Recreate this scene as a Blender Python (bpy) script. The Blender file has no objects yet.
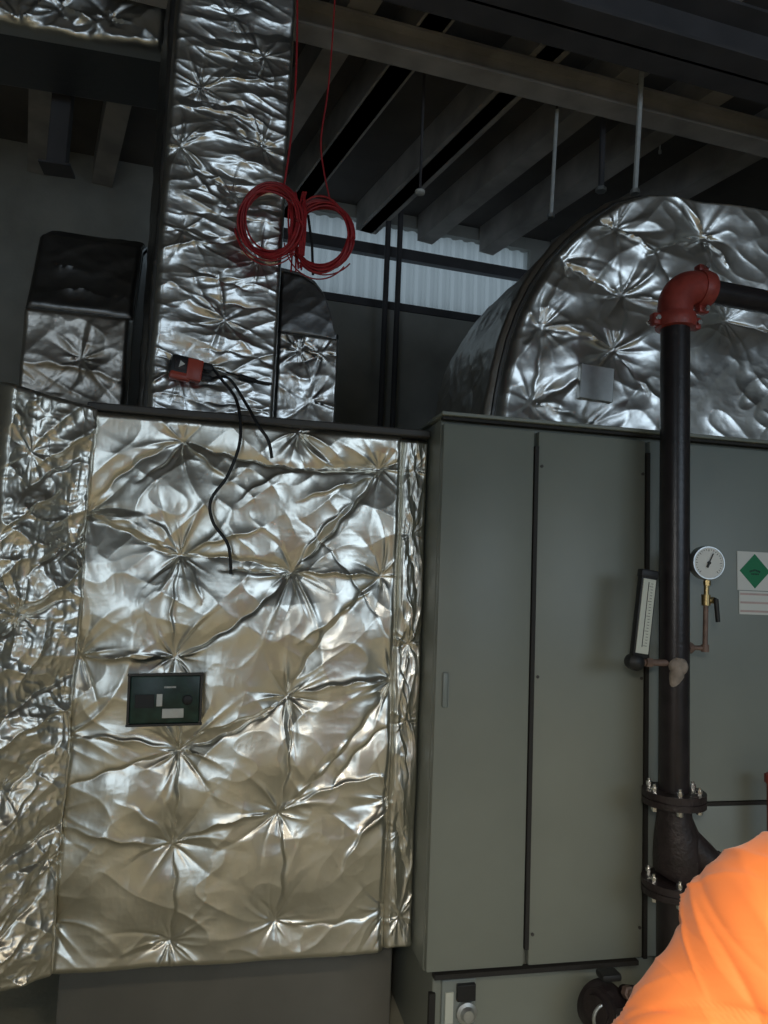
import bpy, math, random
import numpy as np
from mathutils import Vector, Matrix
S = bpy.context.scene
COL = S.collection
R = math.radians
PI = math.pi

# ------------------------------------------------------------------ camera
F = 740.0
YAW, PITCH, ROLL = R(12.0), R(5.4), R(2.3)
EYE = Vector((0, 0, 1.75))
fw = Vector((math.sin(YAW) * math.cos(PITCH), math.cos(YAW) * math.cos(PITCH), math.sin(PITCH)))
rt0 = Vector((math.cos(YAW), -math.sin(YAW), 0))
up0 = rt0.cross(fw)
rt = rt0 * math.cos(ROLL) + up0 * math.sin(ROLL)
up = up0 * math.cos(ROLL) - rt0 * math.sin(ROLL)
cam_data = bpy.data.cameras.new('camera')
cam = bpy.data.objects.new('camera', cam_data)
COL.objects.link(cam)
cam_data.sensor_fit = 'VERTICAL'
cam_data.sensor_height = 36.0
cam_data.lens = 36.0 * F / 1024.0
cam_data.clip_start = 0.05
cam.matrix_world = Matrix(((rt.x, up.x, -fw.x, EYE.x), (rt.y, up.y, -fw.y, EYE.y), (rt.z, up.z, -fw.z, EYE.z), (0, 0, 0, 1)))
S.camera = cam

def ray(px, py):
    return fw + rt * ((px - 384) / F) + up * ((512 - py) / F)
def atY(px, py, Y):                       # surveyed point on a wall parallel to the cabinet front
    d = ray(px, py); return EYE + d * ((Y - EYE.y) / d.y)
def atZ(px, py, Z):
    d = ray(px, py); return EYE + d * ((Z - EYE.z) / d.z)
def atD(px, py, D):
    return EYE + ray(px, py) * D
def onplane(px, py, P, n):
    d = ray(px, py); return EYE + d * ((P - EYE).dot(n) / d.dot(n))

# ------------------------------------------------------------------ materials
def mat(name, col, rough=0.5, metal=0.0, var=0.0, vscale=20, bump=0.0, bscale=60, spec=0.5, col2=None, detail=4):
    m = bpy.data.materials.new(name); m.use_nodes = True
    nt = m.node_tree; b = nt.nodes['Principled BSDF']
    b.inputs['Base Color'].default_value = (*col, 1)
    b.inputs['Roughness'].default_value = rough
    b.inputs['Metallic'].default_value = metal
    b.inputs['Specular IOR Level'].default_value = spec
    tc = nt.nodes.new('ShaderNodeTexCoord')
    if var > 0 or col2:
        n = nt.nodes.new('ShaderNodeTexNoise'); n.inputs['Scale'].default_value = vscale; n.inputs['Detail'].default_value = detail
        nt.links.new(tc.outputs['Object'], n.inputs['Vector'])
        cr = nt.nodes.new('ShaderNodeValToRGB')
        c2 = col2 or tuple(min(1, c * (1 + var)) for c in col)
        c1 = col if col2 else tuple(c * (1 - var) for c in col)
        cr.color_ramp.elements[0].color = (*c1, 1); cr.color_ramp.elements[1].color = (*c2, 1)
        cr.color_ramp.elements[0].position = 0.32; cr.color_ramp.elements[1].position = 0.68
        nt.links.new(n.outputs['Fac'], cr.inputs['Fac']); nt.links.new(cr.outputs['Color'], b.inputs['Base Color'])
    if bump > 0:
        n2 = nt.nodes.new('ShaderNodeTexNoise'); n2.inputs['Scale'].default_value = bscale; n2.inputs['Detail'].default_value = 4
        nt.links.new(tc.outputs['Object'], n2.inputs['Vector'])
        bp = nt.nodes.new('ShaderNodeBump'); bp.inputs['Strength'].default_value = bump; bp.inputs['Distance'].default_value = 0.01
        nt.links.new(n2.outputs['Fac'], bp.inputs['Height']); nt.links.new(bp.outputs['Normal'], b.inputs['Normal'])
    return m

def foil_mat(name, col, rough, b1=0.35, b2=0.25):
    m = bpy.data.materials.new(name); m.use_nodes = True
    nt = m.node_tree; b = nt.nodes['Principled BSDF']
    b.inputs['Base Color'].default_value = (*col, 1)
    b.inputs['Metallic'].default_value = 1.0
    tc = nt.nodes.new('ShaderNodeTexCoord')
    n = nt.nodes.new('ShaderNodeTexNoise'); n.inputs['Scale'].default_value = 9; n.inputs['Detail'].default_value = 3
    n.inputs['Distortion'].default_value = 1.2
    nt.links.new(tc.outputs['Object'], n.inputs['Vector'])
    mr = nt.nodes.new('ShaderNodeMapRange'); mr.inputs['To Min'].default_value = rough - .05; mr.inputs['To Max'].default_value = rough + .07
    nt.links.new(n.outputs['Fac'], mr.inputs['Value']); nt.links.new(mr.outputs['Result'], b.inputs['Roughness'])
    v = nt.nodes.new('ShaderNodeTexVoronoi'); v.feature = 'F1'; v.inputs['Scale'].default_value = 22
    nt.links.new(tc.outputs['Object'], v.inputs['Vector'])
    bp = nt.nodes.new('ShaderNodeBump'); bp.inputs['Strength'].default_value = b1; bp.inputs['Distance'].default_value = 0.006
    nt.links.new(v.outputs['Distance'], bp.inputs['Height'])
    n3 = nt.nodes.new('ShaderNodeTexNoise'); n3.inputs['Scale'].default_value = 60; n3.inputs['Detail'].default_value = 3
    nt.links.new(tc.outputs['Object'], n3.inputs['Vector'])
    bp2 = nt.nodes.new('ShaderNodeBump'); bp2.inputs['Strength'].default_value = b2; bp2.inputs['Distance'].default_value = 0.004
    nt.links.new(n3.outputs['Fac'], bp2.inputs['Height']); nt.links.new(bp.outputs['Normal'], bp2.inputs['Normal'])
    nt.links.new(bp2.outputs['Normal'], b.inputs['Normal'])
    return m

M = {
    'foil': foil_mat('foil_facing', (.80, .775, .70), .31, .04, .06),
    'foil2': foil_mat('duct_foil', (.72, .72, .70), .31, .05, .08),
    'foil_dull': foil_mat('dull_foil', (.52, .49, .45), .36, .2, .2),  # duller, darker foil tone
    'foil_dark': foil_mat('shaded_foil', (.20, .20, .20), .38, .2, .2),  # dark tone stands in for shade and the dark roof's reflection
    'tape': mat('foil_tape', (.55, .56, .55), .35, 1.0, .08, 30),
    'cab': mat('cabinet_paint', (.235, .25, .215), .42, 0, .06, 2.5, .03, 250),
    'cab2': mat('cabinet_paint_side', (.235, .262, .245), .42, 0, .06, 2.5, .03, 250),
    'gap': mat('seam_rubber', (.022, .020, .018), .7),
    'trimd': mat('dark_lip', (.06, .055, .05), .5),
    'black': mat('black_pipe_paint', (.018, .014, .016), .33, 0, .3, 18, .08, 90),
    'iron': mat('cast_iron_paint', (.022, .015, .016), .5, 0, .35, 25, .35, 60),
    'red': mat('red_oxide_paint', (.29, .045, .033), .45, 0, .22, 16, .15, 60),
    'redplastic': mat('red_plastic', (.42, .065, .04), .4),
    'redcord': mat('red_cord', (.33, .018, .024), .5, 0, .2, 40),
    'rubber': mat('black_rubber', (.015, .015, .016), .5),
    'zinc': mat('galvanised_steel', (.62, .64, .64), .4, .9, .12, 30),
    'steel': mat('bright_bolt', (.8, .8, .78), .25, 1.0),
    'brass': mat('brass', (.48, .36, .17), .35, .9),
    'copper': mat('dull_copper', (.20, .135, .11), .55, .2, .2, 40),
    'lime': mat('lime_scale', (.30, .255, .22), .9, 0, .25, 25, .6, 50),
    'white': mat('white_face', (.72, .73, .70), .5),
    'offwhite': mat('pale_scale', (.62, .64, .56), .45),
    'ink': mat('ink', (.03, .03, .03), .6),
    'green': mat('sign_green', (.012, .20, .085), .5),
    'dkgreen': mat('board_green', (.018, .048, .036), .35, 0, .4, 30),
    'pinkish': mat('faded_pink_paper', (.55, .42, .40), .6, 0, .1, 20),
    'wallb': mat('block_wall', (.37, .37, .345), .85, 0, .15, 3, .2, 40),
    'wallw': mat('cream_wall', (.60, .50, .27), .8, 0, .08, 2),
    'floor': mat('concrete_floor', (.52, .49, .375), .75, 0, .15, 2.5, .2, 30),
    'ceil': mat('dark_roof_deck', (.13, .12, .115), .85, 0, .2, 2),
    'beam': mat('roof_timber', (.40, .375, .355), .8, 0, .25, 4),
    'beamd': mat('dark_girder', (.075, .073, .08), .6, 0, .2, 4),
    'rib': mat('translucent_sheet', (.55, .60, .62), .5),
    'orange': None,
    'skin': mat('skin', (.50, .28, .20), .5),
    'hair': mat('dark_hair', (.03, .02, .015), .6, 0, .3, 60, .5, 120),
    'navy': mat('navy_trousers', (.02, .025, .05), .8, 0, .2, 30, .3, 60),
    'boot': mat('tan_boot', (.18, .10, .05), .6),
    'sole': mat('boot_sole', (.02, .02, .02), .7),
    'eye': mat('eye_white', (.8, .8, .78), .3),
    'lip': mat('lip', (.42, .17, .14), .5),
    'skid': mat('skid_paint', (.17, .162, .14), .7, 0, .1, 4),
    'rodm': mat('pale_rod', (.55, .57, .57), .5, 0, .1, 30),
    'lampw': mat('lamp_housing', (.7, .7, .7), .5),
}
m = mat('hivis_orange_cloth', (1.0, .25, .055), .75, 0, .05, 6, .12, 25)
m.node_tree.nodes['Principled BSDF'].inputs['Sheen Weight'].default_value = .15
M['orange'] = m

# ------------------------------------------------------------------ mesh helpers
class MB:
    def __init__(s): s.v = []; s.f = []; s.mi = []
    def add(s, vs, fs, mi=0):
        o = len(s.v); s.v += [tuple(v) for v in vs]; s.f += [tuple(i + o for i in f) for f in fs]; s.mi += [mi] * len(fs)
    def box(s, c, sx, sy, sz, rot=None, mi=0, bev=0.0):
        c = Vector(c); hx, hy, hz = sx / 2, sy / 2, sz / 2
        if bev > 0:
            import bmesh
            bm = bmesh.new(); bmesh.ops.create_cube(bm, size=1)
            for v in bm.verts: v.co = Vector((v.co.x * sx, v.co.y * sy, v.co.z * sz))
            bmesh.ops.bevel(bm, geom=bm.edges[:], offset=min(bev, min(sx, sy, sz) * .45), segments=2, affect='EDGES', profile=.5)
            bm.verts.index_update()
            vs = [v.co.copy() for v in bm.verts]; fs = [[v.index for v in f.verts] for f in bm.faces]; bm.free()
        else:
            vs = [Vector((x, y, z)) for x in (-hx, hx) for y in (-hy, hy) for z in (-hz, hz)]
            fs = [(0, 1, 3, 2), (4, 6, 7, 5), (0, 4, 5, 1), (2, 3, 7, 6), (0, 2, 6, 4), (1, 5, 7, 3)]
        if rot is not None: vs = [rot @ v for v in vs]
        s.add([v + c for v in vs], fs, mi)
    def tube(s, pts, r, n=12, cap=True, closed=False, mi=0):
        pts = [Vector(p) for p in pts]; N = len(pts)
        rs = r if isinstance(r, (list, tuple)) else [r] * N
        rings = []; T0 = None; U = None
        for i, p in enumerate(pts):
            if closed: t = (pts[(i + 1) % N] - pts[i - 1]).normalized()
            else: t = (pts[min(i + 1, N - 1)] - pts[max(i - 1, 0)]).normalized()
            if U is None:
                a = Vector((0, 0, 1)) if abs(t.z) < .9 else Vector((1, 0, 0))
                U = t.cross(a).normalized()
            else:
                U = (U - t * U.dot(t)).normalized()
            V = t.cross(U)
            rings.append([p + (U * math.cos(2 * PI * k / n) + V * math.sin(2 * PI * k / n)) * rs[i] for k in range(n)])
        vs = [q for rg in rings for q in rg]; fs = []
        for i in range(N if closed else N - 1):
            j = (i + 1) % N
            for k in range(n):
                fs.append((i * n + k, i * n + (k + 1) % n, j * n + (k + 1) % n, j * n + k))
        if cap and not closed:
            fs.append(tuple(range(n - 1, -1, -1))); fs.append(tuple((N - 1) * n + k for k in range(n)))
        s.add(vs, fs, mi)
    def lathe(s, c, axis, prof, n=32, mi=0):      # prof: (distance along axis, radius)
        axis = Vector(axis).normalized(); c = Vector(c)
        a = Vector((0, 0, 1)) if abs(axis.z) < .9 else Vector((1, 0, 0))
        U = axis.cross(a).normalized(); V = axis.cross(U)
        vs = []; fs = []
        for (h, r) in prof:
            for k in range(n):
                t = 2 * PI * k / n
                vs.append(c + axis * h + (U * math.cos(t) + V * math.sin(t)) * max(r, 1e-5))
        for i in range(len(prof) - 1):
            for k in range(n):
                fs.append((i * n + k, i * n + (k + 1) % n, (i + 1) * n + (k + 1) % n, (i + 1) * n + k))
        fs.append(tuple(range(n - 1, -1, -1))); fs.append(tuple((len(prof) - 1) * n + k for k in range(n)))
        s.add(vs, fs, mi)
    def prism(s, poly, ext, mi=0):
        ext = Vector(ext); n = len(poly); poly = [Vector(p) for p in poly]
        vs = poly + [p + ext for p in poly]
        fs = [tuple(range(n - 1, -1, -1)), tuple(range(n, 2 * n))] + [(i, (i + 1) % n, (i + 1) % n + n, i + n) for i in range(n)]
        s.add(vs, fs, mi)
    def build(s, name, mats, parent=None, smooth=False):
        me = bpy.data.meshes.new(name); me.from_pydata(s.v, [], s.f); me.update()
        if not isinstance(mats, (list, tuple)): mats = [mats]
        for q in mats: me.materials.append(q)
        me.polygons.foreach_set('material_index', s.mi)
        import bmesh
        bm = bmesh.new(); bm.from_mesh(me); bmesh.ops.recalc_face_normals(bm, faces=bm.faces); bm.to_mesh(me); bm.free()
        if smooth:
            me.polygons.foreach_set('use_smooth', [True] * len(me.polygons))
            me.set_sharp_from_angle(angle=R(40))
        o = bpy.data.objects.new(name, me); COL.objects.link(o)
        if parent is not None: put(o, parent)
        return o

def put(o, parent):
    o.parent = parent
    o.matrix_parent_inverse = wm(parent).inverted()
def wm(o):
    m = o.matrix_basis.copy()
    if o.parent: m = wm(o.parent) @ o.matrix_parent_inverse @ m
    return m
def tag(o, label, cat, group=None, kind=None):
    if label: o['label'] = label
    if cat: o['category'] = cat
    if group: o['group'] = group
    if kind: o['kind'] = kind
    return o
def thing(name, loc, label, cat, group=None):
    o = bpy.data.objects.new(name, None); COL.objects.link(o); o.location = loc; o.empty_display_size = .1
    return tag(o, label, cat, group)
def struct(o): o['kind'] = 'structure'; return o

# ------------------------------------------------------------------ foil sheets
def vnoise(x, y, seed):
    xi = np.floor(x).astype(np.int64); yi = np.floor(y).astype(np.int64)
    fx = x - xi; fy = y - yi; fx = fx * fx * (3 - 2 * fx); fy = fy * fy * (3 - 2 * fy)
    def h(a, b):
        v = np.sin(a * 127.1 + b * 311.7 + seed * 74.7) * 43758.5453
        return v - np.floor(v)
    return (h(xi, yi) * (1 - fx) + h(xi + 1, yi) * fx) * (1 - fy) + (h(xi, yi + 1) * (1 - fx) + h(xi + 1, yi + 1) * fx) * fy
def ridged(x, y, seed): return 1 - np.abs(2 * vnoise(x, y, seed) - 1)

def foil_height(a, b, pins, folds, seed, A=.035, crease=.010, crumple=1.0, pinr=.13, aniso=(1, 1), fine=1.0, spokes=(11, 17)):
    rs = np.random.RandomState(seed)
    h = np.zeros_like(a)
    # distance to the nearest pin, softened
    acc = np.zeros_like(a)
    for (p, q) in pins:
        r = np.sqrt((a - p) ** 2 + (b - q) ** 2) + 1e-6
        acc += np.exp(-r / .045)
        n = rs.randint(*spokes); strength = rs.uniform(.45, 1.25); lean = rs.uniform(0, 2 * PI)
        base = rs.uniform(0, 2 * PI)
        th = np.arctan2(b - q, a - p)
        for k in range(n):
            t0 = base + 2 * PI * k / n + rs.uniform(-.35, .35)
            L = rs.uniform(.05, .20) * (1.5 if rs.rand() < .25 else 1); amp = crease * rs.uniform(.3, 1.1); w = rs.uniform(.06, .20)
            bend = rs.uniform(-2.5, 2.5); L *= .65 + .6 * (math.cos(t0 - lean) + .3) ** 2
            dth = np.abs((th - t0 - bend * r + PI) % (2 * PI) - PI)
            tent = np.exp(-(np.sqrt(dth ** 2 + .0009) - .03) / (w * .62))
            sgn = 1 if rs.rand() < .6 else -.8
            h += sgn * amp * strength * tent * np.minimum(1, r / .03) * np.exp(-(r / L) ** 1.5)
    if pins:
        d = -.045 * np.log(acc + 1e-30)
        d = np.maximum(d, 0)
        h += A * (1 - np.exp(-(d / pinr) ** 1.3))
    for f in folds:
        (p0, q0), (p1, q1) = f[0], f[1]; w = f[2]; amp = f[3]
        dx, dy = p1 - p0, q1 - q0; L = math.hypot(dx, dy) + 1e-6; ux, uy = dx / L, dy / L
        s = (a - p0) * ux + (b - q0) * uy
        bow = rs.uniform(-.08, .08) * L
        t = s / L
        e = (a - p0) * -uy + (b - q0) * ux - bow * 4 * t * (1 - t) - .004 * np.sin(s * 60 + seed)
        env = np.exp(-(np.maximum(np.maximum(-t, t - 1), 0) * L / .03) ** 2) * np.clip(.35 + 2.4 * np.minimum(t, 1 - t), 0, 1)
        ww = w * (.45 + 1.1 * np.clip(np.minimum(t, 1 - t) * 2, 0, 1))
        up_ = (seed + int(abs(p0) * 1000)) % 2 == 0
        e2_ = e if up_ else -e
        asym = np.where(e2_ > 0, np.exp(-np.maximum(e2_, 0) / (w * .35)), np.exp(np.minimum(e2_, 0) / (w * 1.5)))
        h += amp * .8 * asym * env
    wx = a * aniso[0] + .05 * vnoise(a * 5, b * 5, seed + 9); wy = b * aniso[1] + .05 * vnoise(a * 5 + 7, b * 5, seed + 5)
    h += crumple * (.022 * vnoise(wx * 4, wy * 4, seed) + .0045 * ridged(wx * 8, wy * 8, seed + 1) + .006 * ridged((wx + wy) * 3.2, (wx - wy) * 8, seed + 6) ** 2 + .004 * ridged((wx - wy) * 5, (wx * .6 + wy) * 11, seed + 7) ** 3 + fine * (.0017 * ridged(wx * 17, wy * 17, seed + 2) + .0008 * ridged(wx * 37, wy * 33, seed + 4) ** 2 + .0004 * ridged(wx * 60, wy * 60, seed + 3)))
    return h

def foil_sheet(P, nu, nv, plane, normal, height, name, material, parent, wrap=0.0, flat_edges=(1, 1, 1, 1), edge=.05, back=None, lip=.02, coord=None):
    """P(u,v)->array(...,3). plane=(origin,ax,bx) for coordinates; edges fall back and fold round by 'wrap'."""
    u = np.linspace(0, 1, nu); v = np.linspace(0, 1, nv)
    U, V = np.meshgrid(u, v, indexing='ij')
    X = P(U, V)
    if coord is None:
        o, ax, bx = plane
        rel = X - np.array(o)
        a = rel @ np.array(ax); b = rel @ np.array(bx)
    else:
        a, b = coord(U, V)
    H = height(a, b)
    N = np.array(normal(U, V)) if callable(normal) else np.broadcast_to(np.array(normal), X.shape)
    e = np.ones_like(U)
    du = np.linalg.norm(P(np.ones((1, 1)), np.full((1, 1), .5)) - P(np.zeros((1, 1)), np.full((1, 1), .5)))
    dv = np.linalg.norm(P(np.full((1, 1), .5), np.ones((1, 1))) - P(np.full((1, 1), .5), np.zeros((1, 1))))
    def rnd(t): t = np.clip(t, 0, 1); return np.sqrt(1 - (1 - t) ** 2)
    if flat_edges[0]: e *= rnd(U * du / edge)
    if flat_edges[1]: e *= rnd((1 - U) * du / edge)
    if flat_edges[2]: e *= rnd(V * dv / edge)
    if flat_edges[3]: e *= rnd((1 - V) * dv / edge)
    X = X + N * (H * e + lip * e - lip)[..., None]
    # wobble of the border
    me = bpy.data.meshes.new(name)
    verts = X.reshape(-1, 3)
    idx = np.arange(nu * nv).reshape(nu, nv)
    faces = np.stack([idx[:-1, :-1], idx[1:, :-1], idx[1:, 1:], idx[:-1, 1:]], -1).reshape(-1, 4)
    allv = verts.tolist(); allf = faces.tolist()
    if wrap > 0:
        border = list(idx[:, 0]) + list(idx[-1, 1:]) + list(idx[-2::-1, -1]) + list(idx[0, -2:0:-1])
        Nn = N.reshape(-1, 3); base = len(allv)
        for i in border: allv.append((verts[i] - Nn[i] * wrap).tolist())
        n = len(border)
        for k in range(n):
            k2 = (k + 1) % n
            allf.append([int(border[k2]), int(border[k]), base + k, base + k2])
        allf.append([base + k for k in range(n)])
    me.from_pydata(allv, [], allf); me.update()
    me.materials.append(material)
    me.polygons.foreach_set('use_smooth', [True] * len(me.polygons))
    me.set_sharp_from_angle(angle=R(62))
    ob = bpy.data.objects.new(name, me); COL.objects.link(ob)
    if parent is not None: put(ob, parent)
    return ob

def quad(p00, p10, p01, p11):
    p = [np.array(q) for q in (p00, p10, p01, p11)]
    def f(U, V):
        U = U[..., None]; V = V[..., None]
        return p[0] * (1 - U) * (1 - V) + p[1] * U * (1 - V) + p[2] * (1 - U) * V + p[3] * U * V
    return f

# ================================================================== CABINET
YC = 2.62
TL = atY(443, 417, YC); BL = atY(424, 975, YC)
XL = (TL.x + BL.x) / 2
ZT, ZB = TL.z, BL.z
def cx(px, py): return atY(px, py, YC).x
xs1 = (cx(537.5, 440) + cx(522, 955)) / 2
xs2 = (cx(648, 455) + cx(640, 955)) / 2
XR = XL + 3.4
cab = thing('equipment_cabinet', (XL, YC, 0), 'long grey-green steel plant cabinet with tall flat doors, right of the foil-wrapped box', 'cabinet')
b = MB(); b.box(((XL + XR) / 2, YC + .62, (ZT + ZB) / 2), XR - XL, 1.2, ZT - ZB, bev=.008)
b.build('cabinet_body', M['gap'] if False else M['cab'], cab)
g = .009
def leaf(x0, x1, z0, z1, name, mt):
    q = MB(); q.box(((x0 + x1) / 2, YC + .004, (z0 + z1) / 2), x1 - x0, .036, z1 - z0, bev=.006)
    return q.build(name, mt, cab, True)
zt2 = ZT - .085; zb2 = ZB + .03
leaf(XL + .002, xs1 - g, ZB + .012, zt2 + .06, 'door', M['cab'])
d1 = [o for o in cab.children][-1]
d2 = leaf(xs1 + g, xs2 - g, ZB + .012, zt2 + .06, 'door', M['cab'])
# dark seams (rubber gaskets set in the joints)
q = MB(); q.box((xs1, YC - .006, (zt2 + ZB) / 2 + .035), 2 * g - .003, .03, zt2 - ZB - .07); q.build('door_seal', M['gap'], cab)
q = MB(); q.box((xs2, YC - .006, (zt2 + ZB) / 2 + .01), 2 * g - .003, .03, zt2 - ZB); q.build('door_seal', M['gap'], cab)
zs = atY(705, 803, YC).z
xm = xs2 + .055
leaf(xs2 + g, xm, ZB + .012, zt2 + .06, 'mullion', M['cab2'])
leaf(xm + .003, xs2 + 1.25, zs + .008, zt2 + .06, 'upper_panel', M['cab2'])
leaf(xm + .003, xs2 + 1.25, ZB - .25, zs - .008, 'lower_panel', M['cab2'])
q = MB(); q.box(((xm + xs2 + 1.25) / 2, YC - .004, zs), xs2 + 1.25 - xm, .026, .013); q.build('panel_seal', M['gap'], cab)
leaf(xs2 + 1.262, XR, ZB + .012, zt2 + .06, 'end_panel', M['cab2'])
# top cap : pale lip over dark line
q = MB(); q.box(((XL + XR) / 2, YC + .6, ZT + .006), XR - XL + .03, 1.29, .014, bev=.003); q.build('top_cap', M['cab'], cab)
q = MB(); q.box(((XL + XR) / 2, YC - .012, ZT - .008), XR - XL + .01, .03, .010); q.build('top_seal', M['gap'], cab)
# bottom rail and plinth
q = MB(); q.box(((XL + xs2) / 2 + .0, YC - .008, ZB), xs2 - XL - .06, .035, .016); q.build('bottom_seal', M['gap'], cab)
q = MB(); q.box(((XL + XR) / 2 + .02, YC + .62, ZB / 2 - .004), XR - XL - .04, 1.18, ZB - .012, bev=.006)
q.build('plinth', M['cab'], cab)
xg = atY(431, 1010, YC + .03).x
q = MB(); q.box((xg, YC + .026, ZB / 2 - .03), .022, .02, ZB - .09); q.build('plinth_seal', M['gap'], cab)
# small recessed pull on left door
hp = atY(445, 690, YC - .02)
q = MB(); q.box((hp.x, YC - .020, hp.z), .020, .014, .125, bev=.006); q.box((hp.x + .013, YC - .017, hp.z), .004, .008, .12)
q.build('handle', M['cab2'], d1, True)
for zz in (ZT - .16, ZT - .95, ZB + .12):
    q = MB(); q.lathe((xs1 + .022, YC - .015, zz), (0, -1, 0), [(0, .006), (.004, .006), (.005, .003)], 12); q.build('screw', M['trimd'], d2)
    q = MB(); q.lathe((xs2 - .022, YC - .015, zz), (0, -1, 0), [(0, .006), (.004, .006), (.005, .003)], 12); q.build('screw', M['trimd'], d2)

# ================================================================== FOIL BOX (air handler)
YF = YC + .15
fTL = atY(88, 408, YF); fTR = atY(425, 438, YF); fBR = atY(402, 950, YF); fBL = atY(42, 972, YF)
FX0 = (fTL.x + fBL.x) / 2; FX1 = XL - .008
FZ1 = (fTL.z + fTR.z) / 2; FZ0 = (fBR.z + fBL.z) / 2
ah = thing('insulated_air_handler', (FX0, YF, FZ0), 'large box wrapped in pinned silver foil blankets, filling the lower left', 'air handler')
q = MB(); q.box(((FX0 + FX1) / 2 - .0, YF + .58, (FZ0 + FZ1) / 2), FX1 - FX0, 1.1, FZ1 - FZ0 - .02, bev=.01); q.build('box_body', M['foil_dull'], ah)
q = MB(); q.box(((FX0 + FX1) / 2, YF + .66, (FZ0 + .0) / 2), FX1 - FX0 - .02, .82, FZ0 - .004, bev=.006); q.build('base_skid', M['skid'], ah)
def pc(px, py, Y=YF): p = atY(px, py, Y - .02); return (p.x, p.z)
pins = [pc(*p) for p in [(183, 440), (298, 432), (381, 468), (86, 512), (180, 555), (292, 572), (381, 576), (80, 655), (175, 657), (287, 697), (393, 680),
                         (57, 738), (178, 752), (172, 845), (278, 813), (394, 800), (49, 815), (169, 942), (275, 922), (389, 911), (52, 925)]]
def fl(x0, y0, x1, y1, w, h): return (pc(x0, y0), pc(x1, y1), w, h)
folds = [fl(86, 512, 183, 440, .022, -.020), fl(183, 440, 381, 468, .022, -.022), fl(180, 555, 292, 572, .022, -.016),
         fl(190, 548, 260, 530, .02, .012), fl(292, 572, 381, 468, .03, -.026), fl(300, 560, 350, 505, .02, .012), fl(310, 470, 378, 468, .025, -.02), fl(300, 500, 370, 478, .02, .014),
         fl(292, 572, 381, 576, .018, .018), fl(175, 657, 292, 572, .028, -.018), fl(287, 697, 381, 576, .032, -.026), fl(300, 640, 370, 590, .02, .016),
         fl(287, 697, 393, 680, .022, .018), fl(178, 752, 287, 697, .026, -.020), fl(195, 735, 280, 705, .02, .014), fl(86, 512, 180, 555, .022, -.016), fl(90, 520, 165, 545, .02, .012),
         fl(80, 655, 175, 657, .02, .012), fl(57, 738, 178, 752, .02, .014), fl(60, 790, 178, 752, .02, -.012), fl(172, 845, 278, 813, .022, .018), fl(60, 825, 172, 845, .02, .012),
         fl(278, 813, 393, 680, .034, -.026), fl(290, 800, 350, 735, .022, .016), fl(278, 813, 394, 775, .02, .012), fl(169, 942, 172, 845, .016, -.014), fl(275, 922, 278, 813, .02, -.016),
         fl(178, 752, 172, 845, .014, -.014), fl(287, 697, 278, 813, .014, -.012), fl(180, 555, 175, 657, .018, .012), fl(150, 520, 180, 555, .02, .012), fl(200, 600, 180, 555, .02, .014),
         fl(275, 922, 389, 911, .02, -.008), fl(330, 790, 394, 720, .03, -.018), fl(340, 870, 389, 800, .03, .014), fl(300, 520, 390, 640, .014, -.005), fl(120, 800, 172, 845, .02, .008),
         fl(225, 478, 183, 440, .02, .012), fl(140, 480, 183, 440, .02, -.012), fl(240, 500, 298, 470, .03, .012), fl(225, 570, 290, 575, .010, -.012)]
fh = lambda a, b: foil_height(a, b, pins, folds, 11, A=.048, crease=.012, crumple=.70, fine=.6)
sx0 = FX0 + .01; sx1 = FX1 - .105
fb = foil_sheet(quad((sx0, YF + .01, FZ0 - .01), (sx1, YF + .01, FZ0 - .01), (sx0, YF + .01, FZ1), (sx1, YF + .01, FZ1)), 400, 560,
                ((0, 0, 0), (1, 0, 0), (0, 0, 1)), (0, -1, 0), fh, 'front_blanket', M['foil'], ah, wrap=.06, edge=.035, flat_edges=(1, 1, 1, 1))
# narrow right-hand lagging strip with a taped, crumpled seam
rp = [(sx1 + .05, FZ0 + (FZ1 - FZ0) * t) for t in (.06, .22, .43, .58, .8, .93)]
rf = [((sx1 + .06 + .012 * math.sin(i * 2.1), FZ0 + .1 + i * .17), (sx1 + .03, FZ0 + .28 + i * .17), .014, .012 * (-1) ** i) for i in range(11)]
rh = lambda a, b: foil_height(a, b, rp, rf, 23, A=.02, crease=.008, crumple=.8, aniso=(2.6, .7), fine=1.8)
foil_sheet(quad((sx1 - .004, YF + .015, FZ0 - .0), (FX1 + .004, YF + .03, FZ0 - .0), (sx1 - .004, YF + .015, FZ1 - .01), (FX1 + .004, YF + .03, FZ1 - .01)), 60, 560,
           ((0, 0, 0), (1, 0, 0), (0, 0, 1)), (0.15, -.99, 0), rh, 'edge_strip', M['foil'], ah, wrap=.05, edge=.02)
# left return flap turned toward the viewer
ax0 = FX0 + .012
lb = Vector((ax0 - .255, YF - .17, 0))
nrm = Vector((-( YF - .17 - YF), -(.34), 0)).normalized(); nrm = Vector((.17, -.255, 0)).normalized()
axd = Vector((.255, .17, 0)).normalized()
lp = [(.10, FZ0 + (FZ1 - FZ0) * t) for t in (.08, .33, .62, .9)] + [(.27, FZ0 + (FZ1 - FZ0) * t) for t in (.2, .46, .74)]
lf = [((.02 + .05 * (i % 3), FZ0 + .12 * i), (.2 + .05 * (i % 4), FZ0 + .12 * i + .16), .02, .02 * (-1) ** i) for i in range(15)]
lh = lambda a, b: foil_height(a, b, lp, lf, 37, A=.035, crease=.012, crumple=1.5, fine=2.2)
foil_sheet(quad((lb.x, lb.y, FZ0 - .0), (ax0 + .012, YF - .0, FZ0 - .0), (lb.x, lb.y, FZ1 + .035), (ax0 + .012, YF - .0, FZ1 + .005)), 130, 560,
           ((lb.x, lb.y, 0), tuple(axd), (0, 0, 1)), tuple(nrm), lh, 'side_blanket', M['foil'], ah, wrap=.10, edge=.03)
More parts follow.
